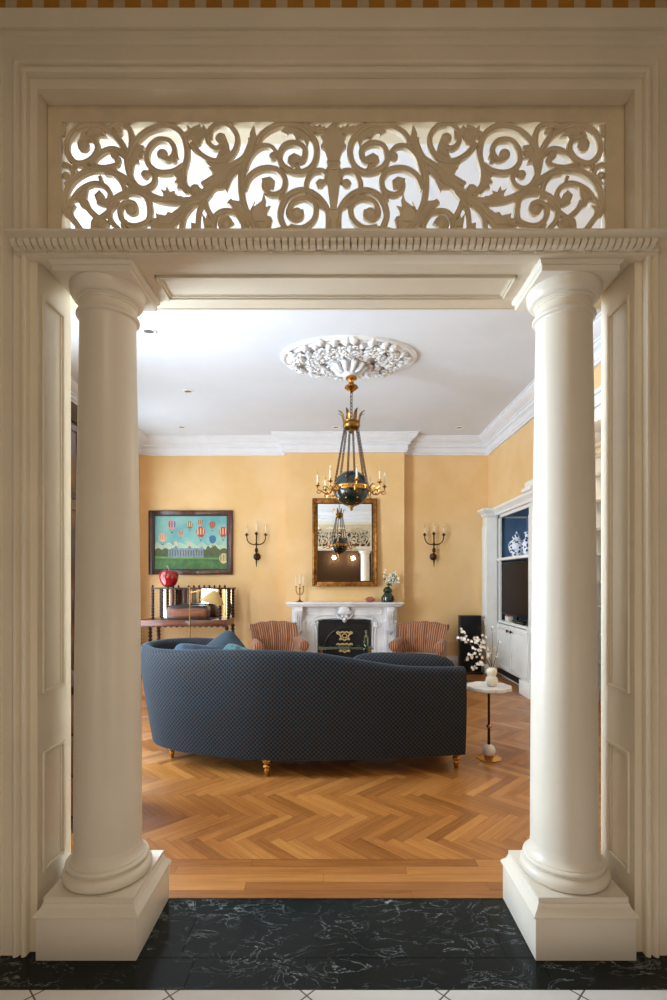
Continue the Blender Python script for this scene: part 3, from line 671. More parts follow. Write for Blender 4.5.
for k in range(8):
    a=2*PI*(k+.15)/8; ca,sa=math.cos(a),math.sin(a)
    def W(r,z,o=0): return (r*ca-sa*o,r*sa+ca*o,z)
    mb=MB(); pr=cr([(.19,0),(.215,-.045),(.26,-.055),(.30,-.03),(.335,-.02),(.345,.01),(.335,.02)],5)
    mb.tube([W(r,z) for r,z in pr],[.009-.004*i/len(pr) for i in range(len(pr))],n=6)
    pr=cr([(.215,-.04),(.235,0),(.265,.02),(.285,0),(.27,-.018),(.258,-.005)],5); mb.tube([W(r,z) for r,z in pr],.0055,n=6)
    pr=cr([(.30,-.03),(.325,-.055),(.35,-.04),(.342,-.025)],5); mb.tube([W(r,z) for r,z in pr],.005,n=5)
    mb.ball(W(.25,-.05),.013,n=8,m=5)
    c=W(.34,0); mb.lathe([(.004,.0),(.008,.015),(.024,.022),(.026,.028),(.012,.032),(.014,.05),(.001,.05)],(c[0],c[1],0),12)
    arm=mb.build('arm',M['gold'],ch,smooth=60)
    mb=MB(); mb.lathe([(.0085,.05),(.0085,.125),(.007,.128),(.001,.128)],(c[0],c[1],0),10); mb.build('candle',M['candle'],arm)
    mb=MB(); mb.lathe([(.004,.128),(.008,.14),(.008,.152),(.003,.175),(.0005,.185)],(c[0],c[1],0),8); mb.build('bulb',M['bulb'],arm)

# recessed downlights
for i,(x,y,lab) in enumerate(((-1.69,4.63,'recessed ceiling spotlight just right of the left column capital'),(-1.76,6.10,'recessed ceiling spotlight halfway to the back wall, left side'),(-2.27,7.53,'recessed ceiling spotlight near the crown above the balloon picture'),(0.0,7.53,'recessed ceiling spotlight left of the chandelier crown'),(1.82,7.55,'recessed ceiling spotlight above the right wall sconce'))):
    d=thing('recessed_spotlight',lab,'ceiling light',(x,y,H),0,'recessed spotlights')
    mb=MB(); mb.lathe([(.062,0),(.065,-.006),(.058,-.010),(.045,-.008),(.042,-.001)],n=24); mb.build('trim_ring',M['white'],d)
    mb=MB(); mb.lathe([(.042,-.0015),(.03,-.003),(.001,-.004)],n=20); mb.build('reflector',M['downl'],d)

# ------------------------------------------------------------------ fireplace
FX=.13
fp_=thing('fireplace','white carved marble mantelpiece with black iron firebox','fireplace',(FX,7.95,0))
# local y negative = toward the camera
mb=MB()
sh=[(-.905,-.24),(.905,-.24),(.905,0),(-.905,0)]
mb.box(-.89,.89,-.30,0,1.085,1.115,bev=.008); mb.box(-.865,.865,-.27,0,1.06,1.087,bev=.008); mb.box(-.84,.84,-.24,0,1.045,1.062,bev=.004)
mb.build('mantel_shelf',M['marblew'],fp_)
mb=MB()
mb.box(-.80,-.40,-.17,0,0,1.045); mb.box(.40,.80,-.17,0,0,1.045); mb.box(-.40,.40,-.17,0,.85,1.045)
# raised mouldings on the frieze and sides
def pan(x0,x1,z0,z1,w=.018,y=-.17,t=.014):
    for a in ((x0,x1,z0,z0+w),(x0,x1,z1-w,z1),(x0,x0+w,z0,z1),(x1-w,x1,z0,z1)): mb.box(a[0],a[1],y-t,y,a[2],a[3],bev=.004)
pan(-.57,-.13,.92,1.02); pan(.13,.57,.92,1.02); 
# shouldered moulding round the firebox
for off,th in ((.0,.018),(.045,.012)):
    pts=[(-.425-off,.10),(-.425-off,.70),(-.485-off,.74),(-.485-off,.80),(-.43-off,.84),(-.38,.86+off),(0,.885+off),(.38,.86+off),(.43+off,.84),(.485+off,.80),(.485+off,.74),(.425+off,.70),(.425+off,.10)]
    mb.tube([(a,-.176,b) for a,b in cr(pts,4)],th,n=8)
for s in (-1,1): mb.ball((s*.47,-.18,.78),.035,n=12,m=6,sy=.5)
mb.build('mantel_body',M['marblew'],fp_,smooth=45)
for s in (-1,1):
    mb=MB(); a,b=sorted((s*.60,s*.775)); c=(a+b)/2
    mb.box(a,b,-.215,-.165,0,.80,bev=.006); mb.box(a-.02,b+.02,-.24,-.165,0,.16,bev=.01); mb.box(a-.012,b+.012,-.225,-.165,.80,.84,bev=.006)
    for (x0,x1,z0,z1) in ((a+.03,b-.03,.20,.215),(a+.03,b-.03,.72,.735),(a+.03,a+.042,.20,.735),(b-.042,b-.03,.20,.735)): mb.box(x0,x1,-.225,-.21,z0,z1,bev=.003)
    pl=mb.build('pilaster',M['marblew'],fp_)
    mb=MB() # scrolled corbel
    pr=cr([(-.165,.66),(-.235,.67),(-.245,.72),(-.225,.78),(-.24,.86),(-.285,.95),(-.29,1.02),(-.26,1.05),(-.165,1.05)],4)
    mb.prism(pr,c-.055,c+.055,plane='yz'); 
    for q in (-.055,.055): mb.lathe([(.001,-.008),(.03,-.006),(.03,.006),(.001,.008)],(c+q,-.245,.985),14,axis='x'); mb.lathe([(.001,-.008),(.02,-.006),(.02,.006),(.001,.008)],(c+q,-.22,.70),12,axis='x')
    for q in (-.03,0,.03): mb.tube([(c+q,-.246,.69),(c+q,-.235,.78),(c+q,-.262,.88),(c+q,-.295,.99)],.012,n=6)
    mb.lathe([(.001,.60),(.02,.62),(.045,.655),(.05,.67),(.001,.68)],(c,-.20,0),12)
    mb.build('corbel',M['marblew'],pl,smooth=50)
mb=MB()   # carved keystone cartouche
mb.lathe([(.001,.80),(.03,.82),(.055,.87),(.06,.93),(.08,.98),(.085,1.03),(.06,1.05),(.001,1.05)],(0,-.19,0),18,sy=.75)
for k in range(9):
    a=PI*k/8; mb.tube([(0,-.25,.95),(.06*math.cos(a),-.262,.95+.05*math.sin(a)),(.1*math.cos(a),-.235,.955+.075*math.sin(a))],[.014,.02,.01],n=6)
for s in (-1,1): mb.tube([(s*.03,-.24,.86),(s*.09,-.23,.88),(s*.12,-.21,.93),(s*.09,-.2,.96)],[.012,.018,.016,.01],n=6); mb.ball((s*.035,-.245,.90),.022,n=8,m=6)
mb.ball((0,-.25,.86),.028,n=10,m=6)
mb.build('keystone',M['marblew'],fp_,smooth=60)
mb=MB()  # cast-iron surround with arched opening
outer=[(-.39,.0),(-.39,.78)]+[(-.33+.06*math.cos(math.radians(a)),.78+.06*math.sin(math.radians(a))) for a in (150,120,90)]+[(.33+.06*math.cos(math.radians(a)),.78+.06*math.sin(math.radians(a))) for a in (90,60,30)]+[(.39,.78),(.39,0)]
inner=[(-.30,.0)]+[(-.30*math.cos(math.radians(a)),.42+.30*math.sin(math.radians(a))) for a in range(0,181,12)]+[(.30,0)]
def strip(mb,o,i,y0,y1):
    n=24
    def rs(P):
        d=[0]
        for a,b in zip(P,P[1:]): d.append(d[-1]+math.dist(a,b))
        out=[]
        for k in range(n+1):
            t=d[-1]*k/n; j=max(q for q in range(len(P)-1) if d[q]<=t+1e-9); u=(t-d[j])/max(1e-9,d[j+1]-d[j]); out.append((P[j][0]+(P[j+1][0]-P[j][0])*u,P[j][1]+(P[j+1][1]-P[j][1])*u))
        return out
    A,B=rs(o),rs(i)
    for k in range(n):
        q=[A[k],A[k+1],B[k+1],B[k]]; mb.prism(q,y0,y1)
strip(mb,outer,inner,-.19,-.165)
mb.tube([(a,-.193,b) for a,b in outer],.014,n=8); mb.tube([(a,-.193,b) for a,b in inner],.012,n=8); mb.tube([(a*.87,-.192,b*.94) for a,b in outer],.006,n=6)
mb.box(-.41,.41,-.165,-.16,.0,.84)
bmx=mb.build('firebox_surround',M['black'],fp_)
mb=MB(); mb.box(-.30,.30,-.178,-.168,0,.72); mb.build('summer_cover',M['soot'],fp_)
for zc in (.60,.42):
    mb=MB()
    pts=[(-.115,zc+.045),(-.10,zc+.065),(-.06,zc+.05),(-.035,zc+.065),(0,zc+.055),(.035,zc+.065),(.06,zc+.05),(.10,zc+.065),(.115,zc+.045),(.07,zc+.02),(.055,zc-.02),(.075,zc-.05),(.03,zc-.045),(0,zc-.065),(-.03,zc-.045),(-.075,zc-.05),(-.055,zc-.02),(-.07,zc+.02)]
    mb.tube([(a,-.197,b) for a,b in cr(pts,4,True)],.012,n=6,closed=True)
    mb.tube([(.035*math.cos(t*PI/8),-.198,zc+.005+.03*math.sin(t*PI/8)) for t in range(16)],.008,n=6,closed=True)
    mb.build('brass_ornament',M['palebrass'],fp_)
# wall mirror (leans slightly forward)
mr=thing('wall_mirror','tall gilt-framed mirror hanging on the chimney breast above the mantel','mirror',(FX+.005,7.87,1.35))
mw,mh=1.0,1.36
def mframe(mb,w,h,fw,y,t):
    for (x0,x1,z0,z1) in ((-w/2,-w/2+fw,0,h),(w/2-fw,w/2,0,h),(-w/2+fw,w/2-fw,0,fw),(-w/2+fw,w/2-fw,h-fw,h)): mb.box(x0,x1,y-t,y,z0,z1,bev=.006)
mb=MB(); mframe(mb,mw,mh,.075,0,.035); mframe(mb,mw-.05,mh-.05,.025,-.033,.014); 
for s in (-1,1): mb.lathe([(.018,.02),(.021,.03),(.021,mh-.03),(.018,mh-.02)],(s*(mw/2-.02),-.035,0),12)
mb.build('frame',M['gilt'],mr)
mb=MB(); mframe(mb,mw-.14,mh-.14,.016,-.03,.012); mb.xf(Matrix.Translation((0,0,.07))); mb.build('inner_fillet',M['bronze'],mr)
mb=MB(); mb.box(-mw/2+.07,mw/2-.07,-.022,-.015,.07,mh-.07); mb.build('mirror_glass',M['mirror'],mr,smooth=0)
mr.rotation_euler=(math.radians(-2.2),0,math.radians(0.9))

# mantel objects
def candelabra(name,label,loc,h,wid,m,cat='candelabra'):
    t=thing(name,label,cat,loc); mb=MB()
    mb.lathe([(.05,0),(.055,.008),(.03,.02),(.012,.035),(.015,.05),(.008,.07),(.010,h*.45),(.016,h*.5),(.006,h*.55),(.006,h*.62),(.014,h*.63),(.014,h*.65),(.001,h*.65)],n=16)
    mb.build('stem',m,t)
    for s in (-1,1):
        mb=MB(); mb.tube([(p[0]*s,0,p[1]) for p in cr([(0,h*.3),(wid*.5,h*.28),(wid,h*.4),(wid,h*.55)],6)],.006,n=6); mb.lathe([(.006,h*.53),(.016,h*.56),(.016,h*.58),(.001,h*.58)],(s*wid,0,0),12); mb.build('arm',m,t)
        mb=MB(); mb.lathe([(.009,h*.58),(.009,h*.92),(.001,h*.93)],(s*wid,0,0),10); mb.build('candle',M['candle'],t)
    mb=MB(); mb.lathe([(.009,h*.65),(.009,h),(.001,h*1.01)],n=10); mb.build('candle',M['candle'],t)
    return t
candelabra('candelabra','small brass candelabra with white candles on the left of the mantel',(-.55,7.78,1.115),.42,.055,M['brass'])
vz=thing('green_vase','dark green vase with small white flowers on the right of the mantel','vase',(.785,7.77,1.115))
mb=MB(); mb.lathe([(.001,0),(.085,0),(.105,.03),(.10,.08),(.06,.125),(.055,.14),(.075,.17),(.06,.205),(.04,.22),(.045,.23),(.035,.23),(.03,.2),(.001,.19)],n=28); mb.build('body',M['green'],vz)
def flower(mb,c,r,rng,mi=0,n=5):
    ax=Vector((rng.uniform(-.6,.6),-1,rng.uniform(-.3,.8))).normalized(); u=ax.orthogonal().normalized(); w=ax.cross(u); c=Vector(c); vs=[];fs=[]
    for k in range(n):
        a=2*PI*k/n+rng.random()*.3; d=u*math.cos(a)+w*math.sin(a); e_=u*-math.sin(a)+w*math.cos(a); b=len(vs)
        vs+=[c,c+d*r*.5+e_*r*.38+ax*r*.2,c+d*r+ax*r*.3,c+d*r*.5-e_*r*.38+ax*r*.2,c-ax*r*.12+d*r*.4]
        fs+=[(b,b+1,b+2,b+3),(b,b+3,b+4),(b,b+4,b+1),(b+3,b+2,b+4),(b+2,b+1,b+4)]
    mb.add(vs,fs,mi)
rng=random.Random(5); st=MB(); fls=[]; lv=MB()
for k in range(13):
    tx,tz=rng.uniform(-.10,.42),rng.uniform(.30,.48); tx=tx if k%3 else tx*.5
    if tx>.25: tz=rng.uniform(.26,.42)
    ty=rng.uniform(-.1,.06); P=cr([(0,0,.2),(tx*.4,ty*.4,.30),(tx,ty,tz)],6); st.tube(P,.0025,n=4)
    for q in range(5): p=P[rng.randint(6,12)]; fls.append(1); F_=MB(); flower(F_,(p[0]+rng.uniform(-.03,.03),p[1]+rng.uniform(-.02,.02),p[2]+rng.uniform(-.02,.03)),.017,rng); F_.build('flower',M['petal'],vz,smooth=0,fix=False)
    for q in range(5):
        p=Vector(P[rng.randint(3,11)]); d=Vector((rng.uniform(-1,1),rng.uniform(-1,.3),rng.uniform(-.2,1))).normalized()*.05; o_=d.orthogonal().normalized()*.012
        lv.add([p,p+d*.5+o_,p+d,p+d*.5-o_],[(0,1,2,3)])
st.build('stems',M['leaf'],vz); lv.build('leaves',M['leaf'],vz,smooth=0,fix=False)
mb=MB(); rr=random.Random(2)
mb.ball((0,0,.038),.05,n=16,m=9,sx=1.5,sy=.8,sz=.85)
for i,v in enumerate(mb.v):
    k=1+.12*math.sin(v[0]*90)*math.cos(v[2]*70); mb.v[i]=(v[0]*k,v[1],max(.0,v[2]*k))
for k in range(7): mb.tube([(-.06+.02*k,-.03,.02),(-.05+.017*k,-.038,.05),(-.02+.008*k,-.02,.078)],.006,n=5)
o=mb.build('shell',M['pink']); o.location=(.52,7.77,1.116); tag(o,'pinkish ribbed shell ornament on the mantel beside the green vase','ornament')

# ------------------------------------------------------------------ wall sconces
def sconce(label,x,y,z):
    t=thing('wall_sconce',label,'sconce',(x,y,z),0,'bronze wall sconces')
    mb=MB(); mb.lathe([(.055,-.001),(.058,.012),(.045,.022),(.02,.03),(.015,.05),(.001,.052)],(0,0,0),20,axis='y')
    mb.build('backplate',M['bronze'],t)
    mb=MB(); mb.lathe([(.001,-.17),(.006,-.15),(.010,-.10),(.016,-.085),(.008,-.07),(.02,-.05),(.034,-.02),(.036,.0),(.03,.025),(.012,.045),(.012,.06),(.022,.075),(.028,.10),(.022,.125),(.010,.14),(.010,.17),(.02,.19),(.02,.20),(.010,.22),(.012,.34),(.03,.36),(.03,.368),(.014,.372),(.014,.39),(.001,.39)],(0,-.075,0),18)
    st=mb.build('stem',M['bronze'],t,smooth=60)
    mb=MB(); mb.lathe([(.009,.39),(.009,.48),(.001,.482)],(0,-.075,0),10); mb.build('candle',M['candle'],t)
    mb=MB(); mb.lathe([(.004,.482),(.011,.50),(.010,.52),(.001,.56)],(0,-.075,0),8); mb.build('bulb',M['bulb'],t)
    for s in (-1,1):
        mb=MB(); P=cr([(0,.19),(.05,.19),(.105,.21),(.14,.26),(.15,.33)],6); mb.tube([(a*s,-.075-.02*a/.15,b) for a,b in P],.0085,n=8)
        c=(s*.15,-.095,0); mb.lathe([(.006,.32),(.03,.338),(.032,.346),(.012,.35),(.014,.37),(.001,.37)],c,14)
        a_=mb.build('arm',M['bronze'],t,smooth=60)
        mb=MB(); mb.lathe([(.009,.37),(.009,.45),(.001,.452)],c,10); mb.build('candle',M['candle'],a_)
        mb=MB(); mb.lathe([(.004,.452),(.011,.47),(.010,.49),(.001,.53)],c,8); mb.build('bulb',M['bulb'],a_)
    return t
s0=sconce('dark bronze three-candle sconce between the balloon picture and the chimney breast',-1.255,YB,1.82)
dup(s0,(1.545,YB,1.82),0,'dark bronze three-candle sconce right of the chimney breast, above the armchair')

# ------------------------------------------------------------------ balloon picture
pc_=thing('balloon_picture','dark-framed painting of hot air balloons over a palace lawn','picture',(-2.305,YB-.002,1.535))
pw,ph=1.335,1.02
mb=MB()
for (x0,x1,z0,z1) in ((-pw/2,-pw/2+.07,0,ph),(pw/2-.07,pw/2,0,ph),(-pw/2+.07,pw/2-.07,0,.07),(-pw/2+.07,pw/2-.07,ph-.07,ph)): mb.box(x0,x1,-.04,0,z0,z1,bev=.008)
mb.build('frame',M['mahog'],pc_)
mb=MB()
for (x0,x1,z0,z1) in ((-pw/2+.065,-pw/2+.095,.065,ph-.065),(pw/2-.095,pw/2-.065,.065,ph-.065),(-pw/2+.09,pw/2-.09,.065,.09),(-pw/2+.09,pw/2-.09,ph-.09,ph-.065)): mb.box(x0,x1,-.032,0,z0,z1)
mb.build('inner_slip',M['black'],pc_)
CW,CH0,CH1=pw/2-.09,.09,ph-.09
sky=mat('painted_sky','8DBDB0',.5,col2='5E9AA0',scale=3,detail=6); cream=mat('painted_cloud','C2CBA6',.5,col2='93B5A6',scale=4); lawn=mat('painted_lawn','4F7A38',.5,col2='2E5A2C',scale=8); pal=mat('painted_stone','66788F',.5,col2='8C959C',scale=30); tre=mat('painted_trees','3C5A34',.6,col2='5F5B3A',scale=20)
pr_=mat('painted_red','B6362F',.5); pbl=mat('painted_blue','2C6A92',.5); pcr=mat('painted_cream','DDB98A',.5); ppk=mat('painted_pink','D38C7C',.5); pol=mat('painted_olive','8A6B3A',.5); pgr=mat('painted_grass','78994A',.5,col2='5C8A40',scale=10)
mats=[sky,cream,lawn,pal,tre,pr_,pbl,pcr,ppk,pol,pgr]
mb=MB(); mb.box(-CW,CW,-.012,0,CH0,CH1,0)
def flat(poly,mi,k=1):
    mb.prism(poly,-.012-.0009*k,-.0118,mi)
wv=[(-CW+2*CW*i/24,CH0+.40+.03*math.sin(i*1.7)) for i in range(25)]; flat([(-CW,CH0+.2),(CW,CH0+.2)]+wv[::-1],1,.5)
tr=[(-CW+2*CW*i/30,CH0+.30+.035*abs(math.sin(i*2.1))+(.05 if i in(22,24,25) else 0)) for i in range(31)]; flat([(-CW,CH0+.18),(CW,CH0+.18)]+tr[::-1],4,1)
flat([(-CW,CH0),(CW,CH0),(CW,CH0+.19),(-CW,CH0+.22)],2,1.5); flat([(-CW,CH0+.17),(CW,CH0+.15),(CW,CH0+.175),(-CW,CH0+.20)],10,1.8)
flat([(-.36,CH0+.19),(.20,CH0+.185),(.20,CH0+.33),(.17,CH0+.36),(.14,CH0+.33),(.02,CH0+.33),(-.02,CH0+.37),(-.06,CH0+.33),(-.2,CH0+.33),(-.24,CH0+.37),(-.28,CH0+.33),(-.36,CH0+.31)],3,2)
for k in range(13): flat([(-.34+.042*k,CH0+.21),(-.325+.042*k,CH0+.21),(-.325+.042*k,CH0+.30),(-.34+.042*k,CH0+.30)],4,2.3)
def balloon(x,z,r,mi,m2):
    o=[(x+r*math.sin(t)*1.0,z+r*math.cos(t)*(1.0 if math.cos(t)>0 else 1.35)*(1)) for t in [2*PI*i/20 for i in range(20)]]
    flat(o,mi,2.6)
    for q in (-.6,0,.6): flat([(x+r*(q-.14),z-r*.75),(x+r*(q+.14),z-r*.75),(x+r*(q*1.1+.14),z+r*.72),(x+r*(q*1.1-.14),z+r*.72)],m2,2.9)
    flat([(x-r*.18,z-r*2.2),(x+r*.18,z-r*2.2),(x+r*.18,z-r*1.9),(x-r*.18,z-r*1.9)],4,2.6)
    for s in(-1,1): flat([(x+s*r*.15,z-r*1.95),(x+s*r*.2,z-r*1.95),(x+s*r*.5,z-r*1.1),(x+s*r*.42,z-r*1.1)],4,2.4)
for b in ((-.30,.80,.065,8,6),(-.02,.80,.05,9,7),(.15,.835,.045,8,2),(.34,.80,.05,9,5),(-.45,.60,.06,7,8),(-.16,.66,.04,8,9),(.155,.69,.07,5,7),(.51,.69,.068,5,7),(.345,.57,.055,6,6),(-.24,.50,.03,7,1),(-.03,.50,.03,7,1),(.52,.27,.07,7,10)): balloon(*b)
mb.build('canvas',mats,pc_,smooth=0)

# ------------------------------------------------------------------ turned-wood console with mirrored back
cs=thing('etagere','dark wooden display console with bobbin-turned posts and mirrored back','console table',(-2.22,7.72,0))
def bobbin(z0,z1,r,k):
    p=[(.001,z0),(r*.8,z0)]
    for i in range(k):
        for t in (0,.25,.5,.75):
            p.append((r*(.45+.55*math.sin(PI*t)),z0+(z1-z0)*(i+t)/k))
    p+=[(r*.6,z1),(.001,z1)]; return p
# local x -.70..+.60 ; shelf z .90 ; top z 1.22
mb=MB(); mb.box(-.66,.63,-.26,.26,.775,.865,bev=.008); mb.build('desk_shelf',M['mahog2'],cs)
mb=MB(); 
q=[(-.65+ .0425*i, .775-.018*(i%2)) for i in range(31)]
mb.prism([(-.65,.78)]+q+[(.625,.78)],-.262,-.252); mb.build('scalloped_apron',M['dwood'],cs)
mb=MB(); mb.box(-.52,.66,-.14,.26,1.315,1.335,bev=.004)
mb.build('top_shelf',M['dwood'],cs)
for k in range(15):
    if k in (1,2,6): continue
    mb=MB(); x=-.50+k*.0765; mb.lathe([(.010,1.335),(.018,1.345),(.012,1.355),(.019,1.37),(.012,1.39),(.004,1.405),(.0005,1.41)],(x,-.125,0),8); mb.v=[(a,b,1.335+(c-1.335)*.6) for a,b,c in mb.v]; mb.build('finial',M['dwood'],cs)
for x,y in ((-.50,-.12),(-.36,-.12),(.50,-.12),(.62,-.12),(-.50,.24),(.62,.24)):
    mb=MB(); mb.lathe(bobbin(.865,1.315,.026,10),(x,y,0),12); mb.build('post',M['dwood'],cs)
for x,y in ((-.66,-.22),(.62,-.22),(-.66,.22),(.62,.22)):
    mb=MB(); mb.lathe(bobbin(.05,.775,.032,13),(x,y,0),12); mb.lathe([(.001,0),(.03,0),(.034,.025),(.03,.05),(.001,.05)],(x,y,0),12); mb.build('leg',M['dwood'],cs)
mb=MB(); mb.lathe(bobbin(.18,.775,.032,11),(-.40,-.16,0),12); mb.build('post',M['dwood'],cs)
mb=MB(); mb.box(-.68,.64,-.24,.24,.155,.185,bev=.005); mb.build('lower_shelf',M['mahog2'],cs)
mb=MB(); mb.box(-.48,.60,.22,.235,.87,1.31); mb.build('mirror_back',M['mirror'],cs,smooth=0)
# apple
ap=thing('red_apple','big glossy red ceramic apple on top of the wooden console','ornament',(-2.50,7.66,1.345)); ap.scale=(1.08,1.08,1.08)
mb=MB(); mb.lathe([(.001,.012),(.035,.004),(.055,.0),(.09,.03),(.118,.08),(.13,.14),(.122,.19),(.095,.225),(.06,.235),(.03,.222),(.001,.205)],n=32); mb.build('body',M['red'],ap,smooth=70)
mb=MB(); mb.tube([(0,0,.20),(.003,0,.24),(-.01,0,.27),(-.03,0,.295)],[.006,.006,.007,.009],n=8); mb.build('stalk',M['grey'],ap)
# record player box
rd=thing('radio_box','low wooden tabletop radio on the console shelf in front of the mirror','radio',(-2.20,7.66,.868))
mb=MB(); mb.box(-.29,.29,-.12,.12,.015,.175,bev=.008); mb.build('case',M['mahog2'],rd)
mb=MB(); mb.box(-.26,.26,-.128,-.119,.05,.15,bev=.003); mb.build('front_panel',mat('tan_veneer','8C5636',.45,col2='6B3B22',scale=5,stretch=(1,1,8)),rd)
mb=MB(); mb.box(-.36,.36,-.14,.14,0,.015,bev=.003); mb.build('base_tray',M['black'],rd)
mb=MB(); mb.box(-.27,.27,-.11,.11,.176,.205,bev=.006); mb.build('lid',M['black'],rd)

# floor lamp
fl_=thing('floor_lamp','brass floor lamp with a mustard cone shade standing behind the sofa','lamp',(-1.955,6.85,0))
mb=MB(); mb.lathe([(.001,0),(.13,0),(.13,.012),(.03,.022),(.01,.03)],n=24); mb.build('base',M['brass'],fl_)
mb=MB(); mb.tube([(0,0,.02),(0,0,1.34)],.009,n=8); mb.ball((0,0,1.345),.016,n=8,m=6); mb.ball((0,0,.85),.014,n=8,m=6); mb.build('pole',M['gold'],fl_)
mb=MB(); mb.tube([(0,0,1.28),(.14,0,1.31),(.31,0,1.30)],.006,n=6); mb.build('arm',M['gold'],fl_)
mb=MB(); n=28; pr=[(.02,.105),(.045,.10),(.165,-.055),(.160,-.055),(.04,.094)]
vs=[];fs=[]
for r,z in pr:
    for k in range(n): a=2*PI*k/n; vs.append((r*math.cos(a),r*math.sin(a),z))
for i in range(len(pr)-1):
    for k in range(n): fs.append((i*n+k,i*n+(k+1)%n,(i+1)*n+(k+1)%n,(i+1)*n+k))
mb.add(vs,fs); mb.xf(Matrix.Translation((.31,0,1.20))@Matrix.Rotation(math.radians(14),4,'Y')); mb.build('lamp_shade',M['shade'],fl_)

# ------------------------------------------------------------------ sofa
sf=thing('curved_sofa','large curved sofa in dotted dark blue velvet seen from behind','sofa',(0,4.2,0))
#  x, y, top height, outward flare
SP=[(-.95,4.72,.90,.04),(-1.22,4.70,.92,.06),(-1.42,4.60,.925,.09),(-1.53,4.42,.925,.105),(-1.52,4.24,.92,.105),(-1.40,4.06,.915,.09),(-1.17,3.91,.92,.07),(-.86,3.80,.935,.05),(-.547,3.735,.94,.045),(-.2,3.725,.925,.04),(.05,3.735,.89,.035),(.3,3.757,.845,.03),(.5,3.78,.815,.025),(.75,3.815,.80,.02),(.975,3.855,.795,.02)]
S=cr(SP,7); N=len(S); mb=MB(); vs=[];uvs=[];fs=[]
def nrm(i):
    a=S[max(0,i-1)];b=S[min(N-1,i+1)]; t=Vector((b[0]-a[0],b[1]-a[1])).normalized(); return Vector((t.y,-t.x))   # outward (toward camera on the back)
def sec(Ht,flr):
    o=[]
    for u in (0,.15,.3,.5,.7,.85): z=.135+(Ht-.04-.135)*u; o.append((flr*(u**1.1)+.012*math.sin(PI*u),z))
    R_=.055; cx=flr-R_
    for a in (10,35,60,90,120,150,175): o.append((cx+R_*math.cos(math.radians(a)),Ht-.055+R_*math.sin(math.radians(a))))
    o+= [(cx-R_-.015,Ht-.15),(cx-R_-.03,.55),(cx-R_-.02,.40),(-.14,.16),(-.02,.132)]
    return o
al=0; Ms=None
for i in range(N):
    if i: al+=math.dist(S[i][:2],S[i-1][:2])
    n=nrm(i); s_=sec(S[i][2],S[i][3]); Ms=len(s_); vv=0; pz=None
    for (o,z) in s_:
        if pz: vv+=math.dist(pz,(o,z))
        pz=(o,z); vs.append((S[i][0]+n.x*o,S[i][1]+n.y*o-4.2,z)); uvs.append((al,vv))
for i in range(N-1):
    for k in range(Ms-1): fs.append((i*Ms+k,i*Ms+k+1,(i+1)*Ms+k+1,(i+1)*Ms+k))
    fs.append((i*Ms+Ms-1,i*Ms,(i+1)*Ms,(i+1)*Ms+Ms-1))
fs.append(tuple(range(Ms))); fs.append(tuple(range((N-1)*Ms,N*Ms)))
mb.add(vs,fs,0,uvs); mb.build('backrest',M['velvet'],sf,smooth=60)
def uvbox(mb):
    for i,f in enumerate(mb.f):
        p=[Vector(mb.v[j]) for j in f]; n=(p[1]-p[0]).cross(p[2]-p[0]); ax=max(range(3),key=lambda k:abs(n[k]))
        mb.uv[i]=[((q.y,q.z) if ax==0 else (q.x,q.z) if ax==1 else (q.x,q.y)) for q in p]
    return mb
# seat: region inside the back
inn=[(S[i][0]-nrm(i).x*.10,S[i][1]-nrm(i).y*.10-4.2) for i in range(0,N,3)]
front=[(1.0,.62),(.6,.60),(.2,.52),(-.2,.50),(-.6,.52)]
poly=inn+[(.93,-.24)]+front
mb=MB(); mb.prism(poly,.16,.30,plane='xy'); uvbox(mb); mb.build('seat_base',M['velvet'],sf,smooth=30)
mb=MB(); cxp=sum(p[0] for p in poly)/len(poly); cyp=sum(p[1] for p in poly)/len(poly)
mb.prism([(cxp+(a-cxp)*.985,cyp+(b-cyp)*.985) for a,b in poly],.30,.45,plane='xy'); uvbox(mb); mb.build('seat_cushion',M['velvet'],sf,smooth=30)
# low right arm
mb=MB(); mb.box(.80,.965,-.28,.60,.16,.60,bev=.06); uvbox(mb); mb.build('arm',M['velvet'],sf,smooth=50)
# long back cushion showing over the low end
def cushion(mb,c,hx,hy,hz,rot,e=.35,n=22,m=14):
    vs=[];fs=[];uv=[]
    for j in range(m+1):
        v=-PI/2+PI*j/m
        for i in range(n):
            u=2*PI*i/n
            f=lambda w,p: math.copysign(abs(w)**p,w)
            x=hx*f(math.cos(v),e)*f(math.cos(u),e); z=hz*f(math.cos(v),e)*f(math.sin(u),e); y=hy*f(math.sin(v),.8)
            y*= (1-(abs(x)/hx)**4*.5)*(1-(abs(z)/hz)**4*.5)
            vs.append(tuple(rot@Vector((x,y,z))+Vector(c))); uv.append((x,z))
    for j in range(m):
        for i in range(n): i2=(i+1)%n; fs.append((j*n+i,j*n+i2,(j+1)*n+i2,(j+1)*n+i))
    mb.add(vs,fs,0,uv); return mb
mb=MB(); cushion(mb,(.52,-.19,.655),.44,.10,.225,Matrix.Rotation(math.radians(4),3,'Z')@Matrix.Rotation(math.radians(-12),3,'X')@Matrix.Rotation(math.radians(2),3,'Y'),e=.5)
mb.build('back_cushion',M['velvet'],sf,smooth=80)
legp=[(.001,.135),(.035,.135),(.036,.125),(.025,.118),(.036,.108),(.040,.095),(.034,.082),(.020,.074),(.030,.066),(.031,.056),(.018,.046),(.022,.036),(.017,.014),(.014,.0),(.001,0)]
legp=[(r,z+ .0) for r,z in legp]
for (x,y) in ((-.51,3.79),(.93,3.96),(-1.34,4.18),(.90,4.68),(-.60,4.66),(-1.30,4.60)):
    mb=MB(); mb.lathe([(r,z*1.20) for r,z in legp],(x,y-4.2,0),20); mb.build('leg',M['gold'],sf,smooth=60)
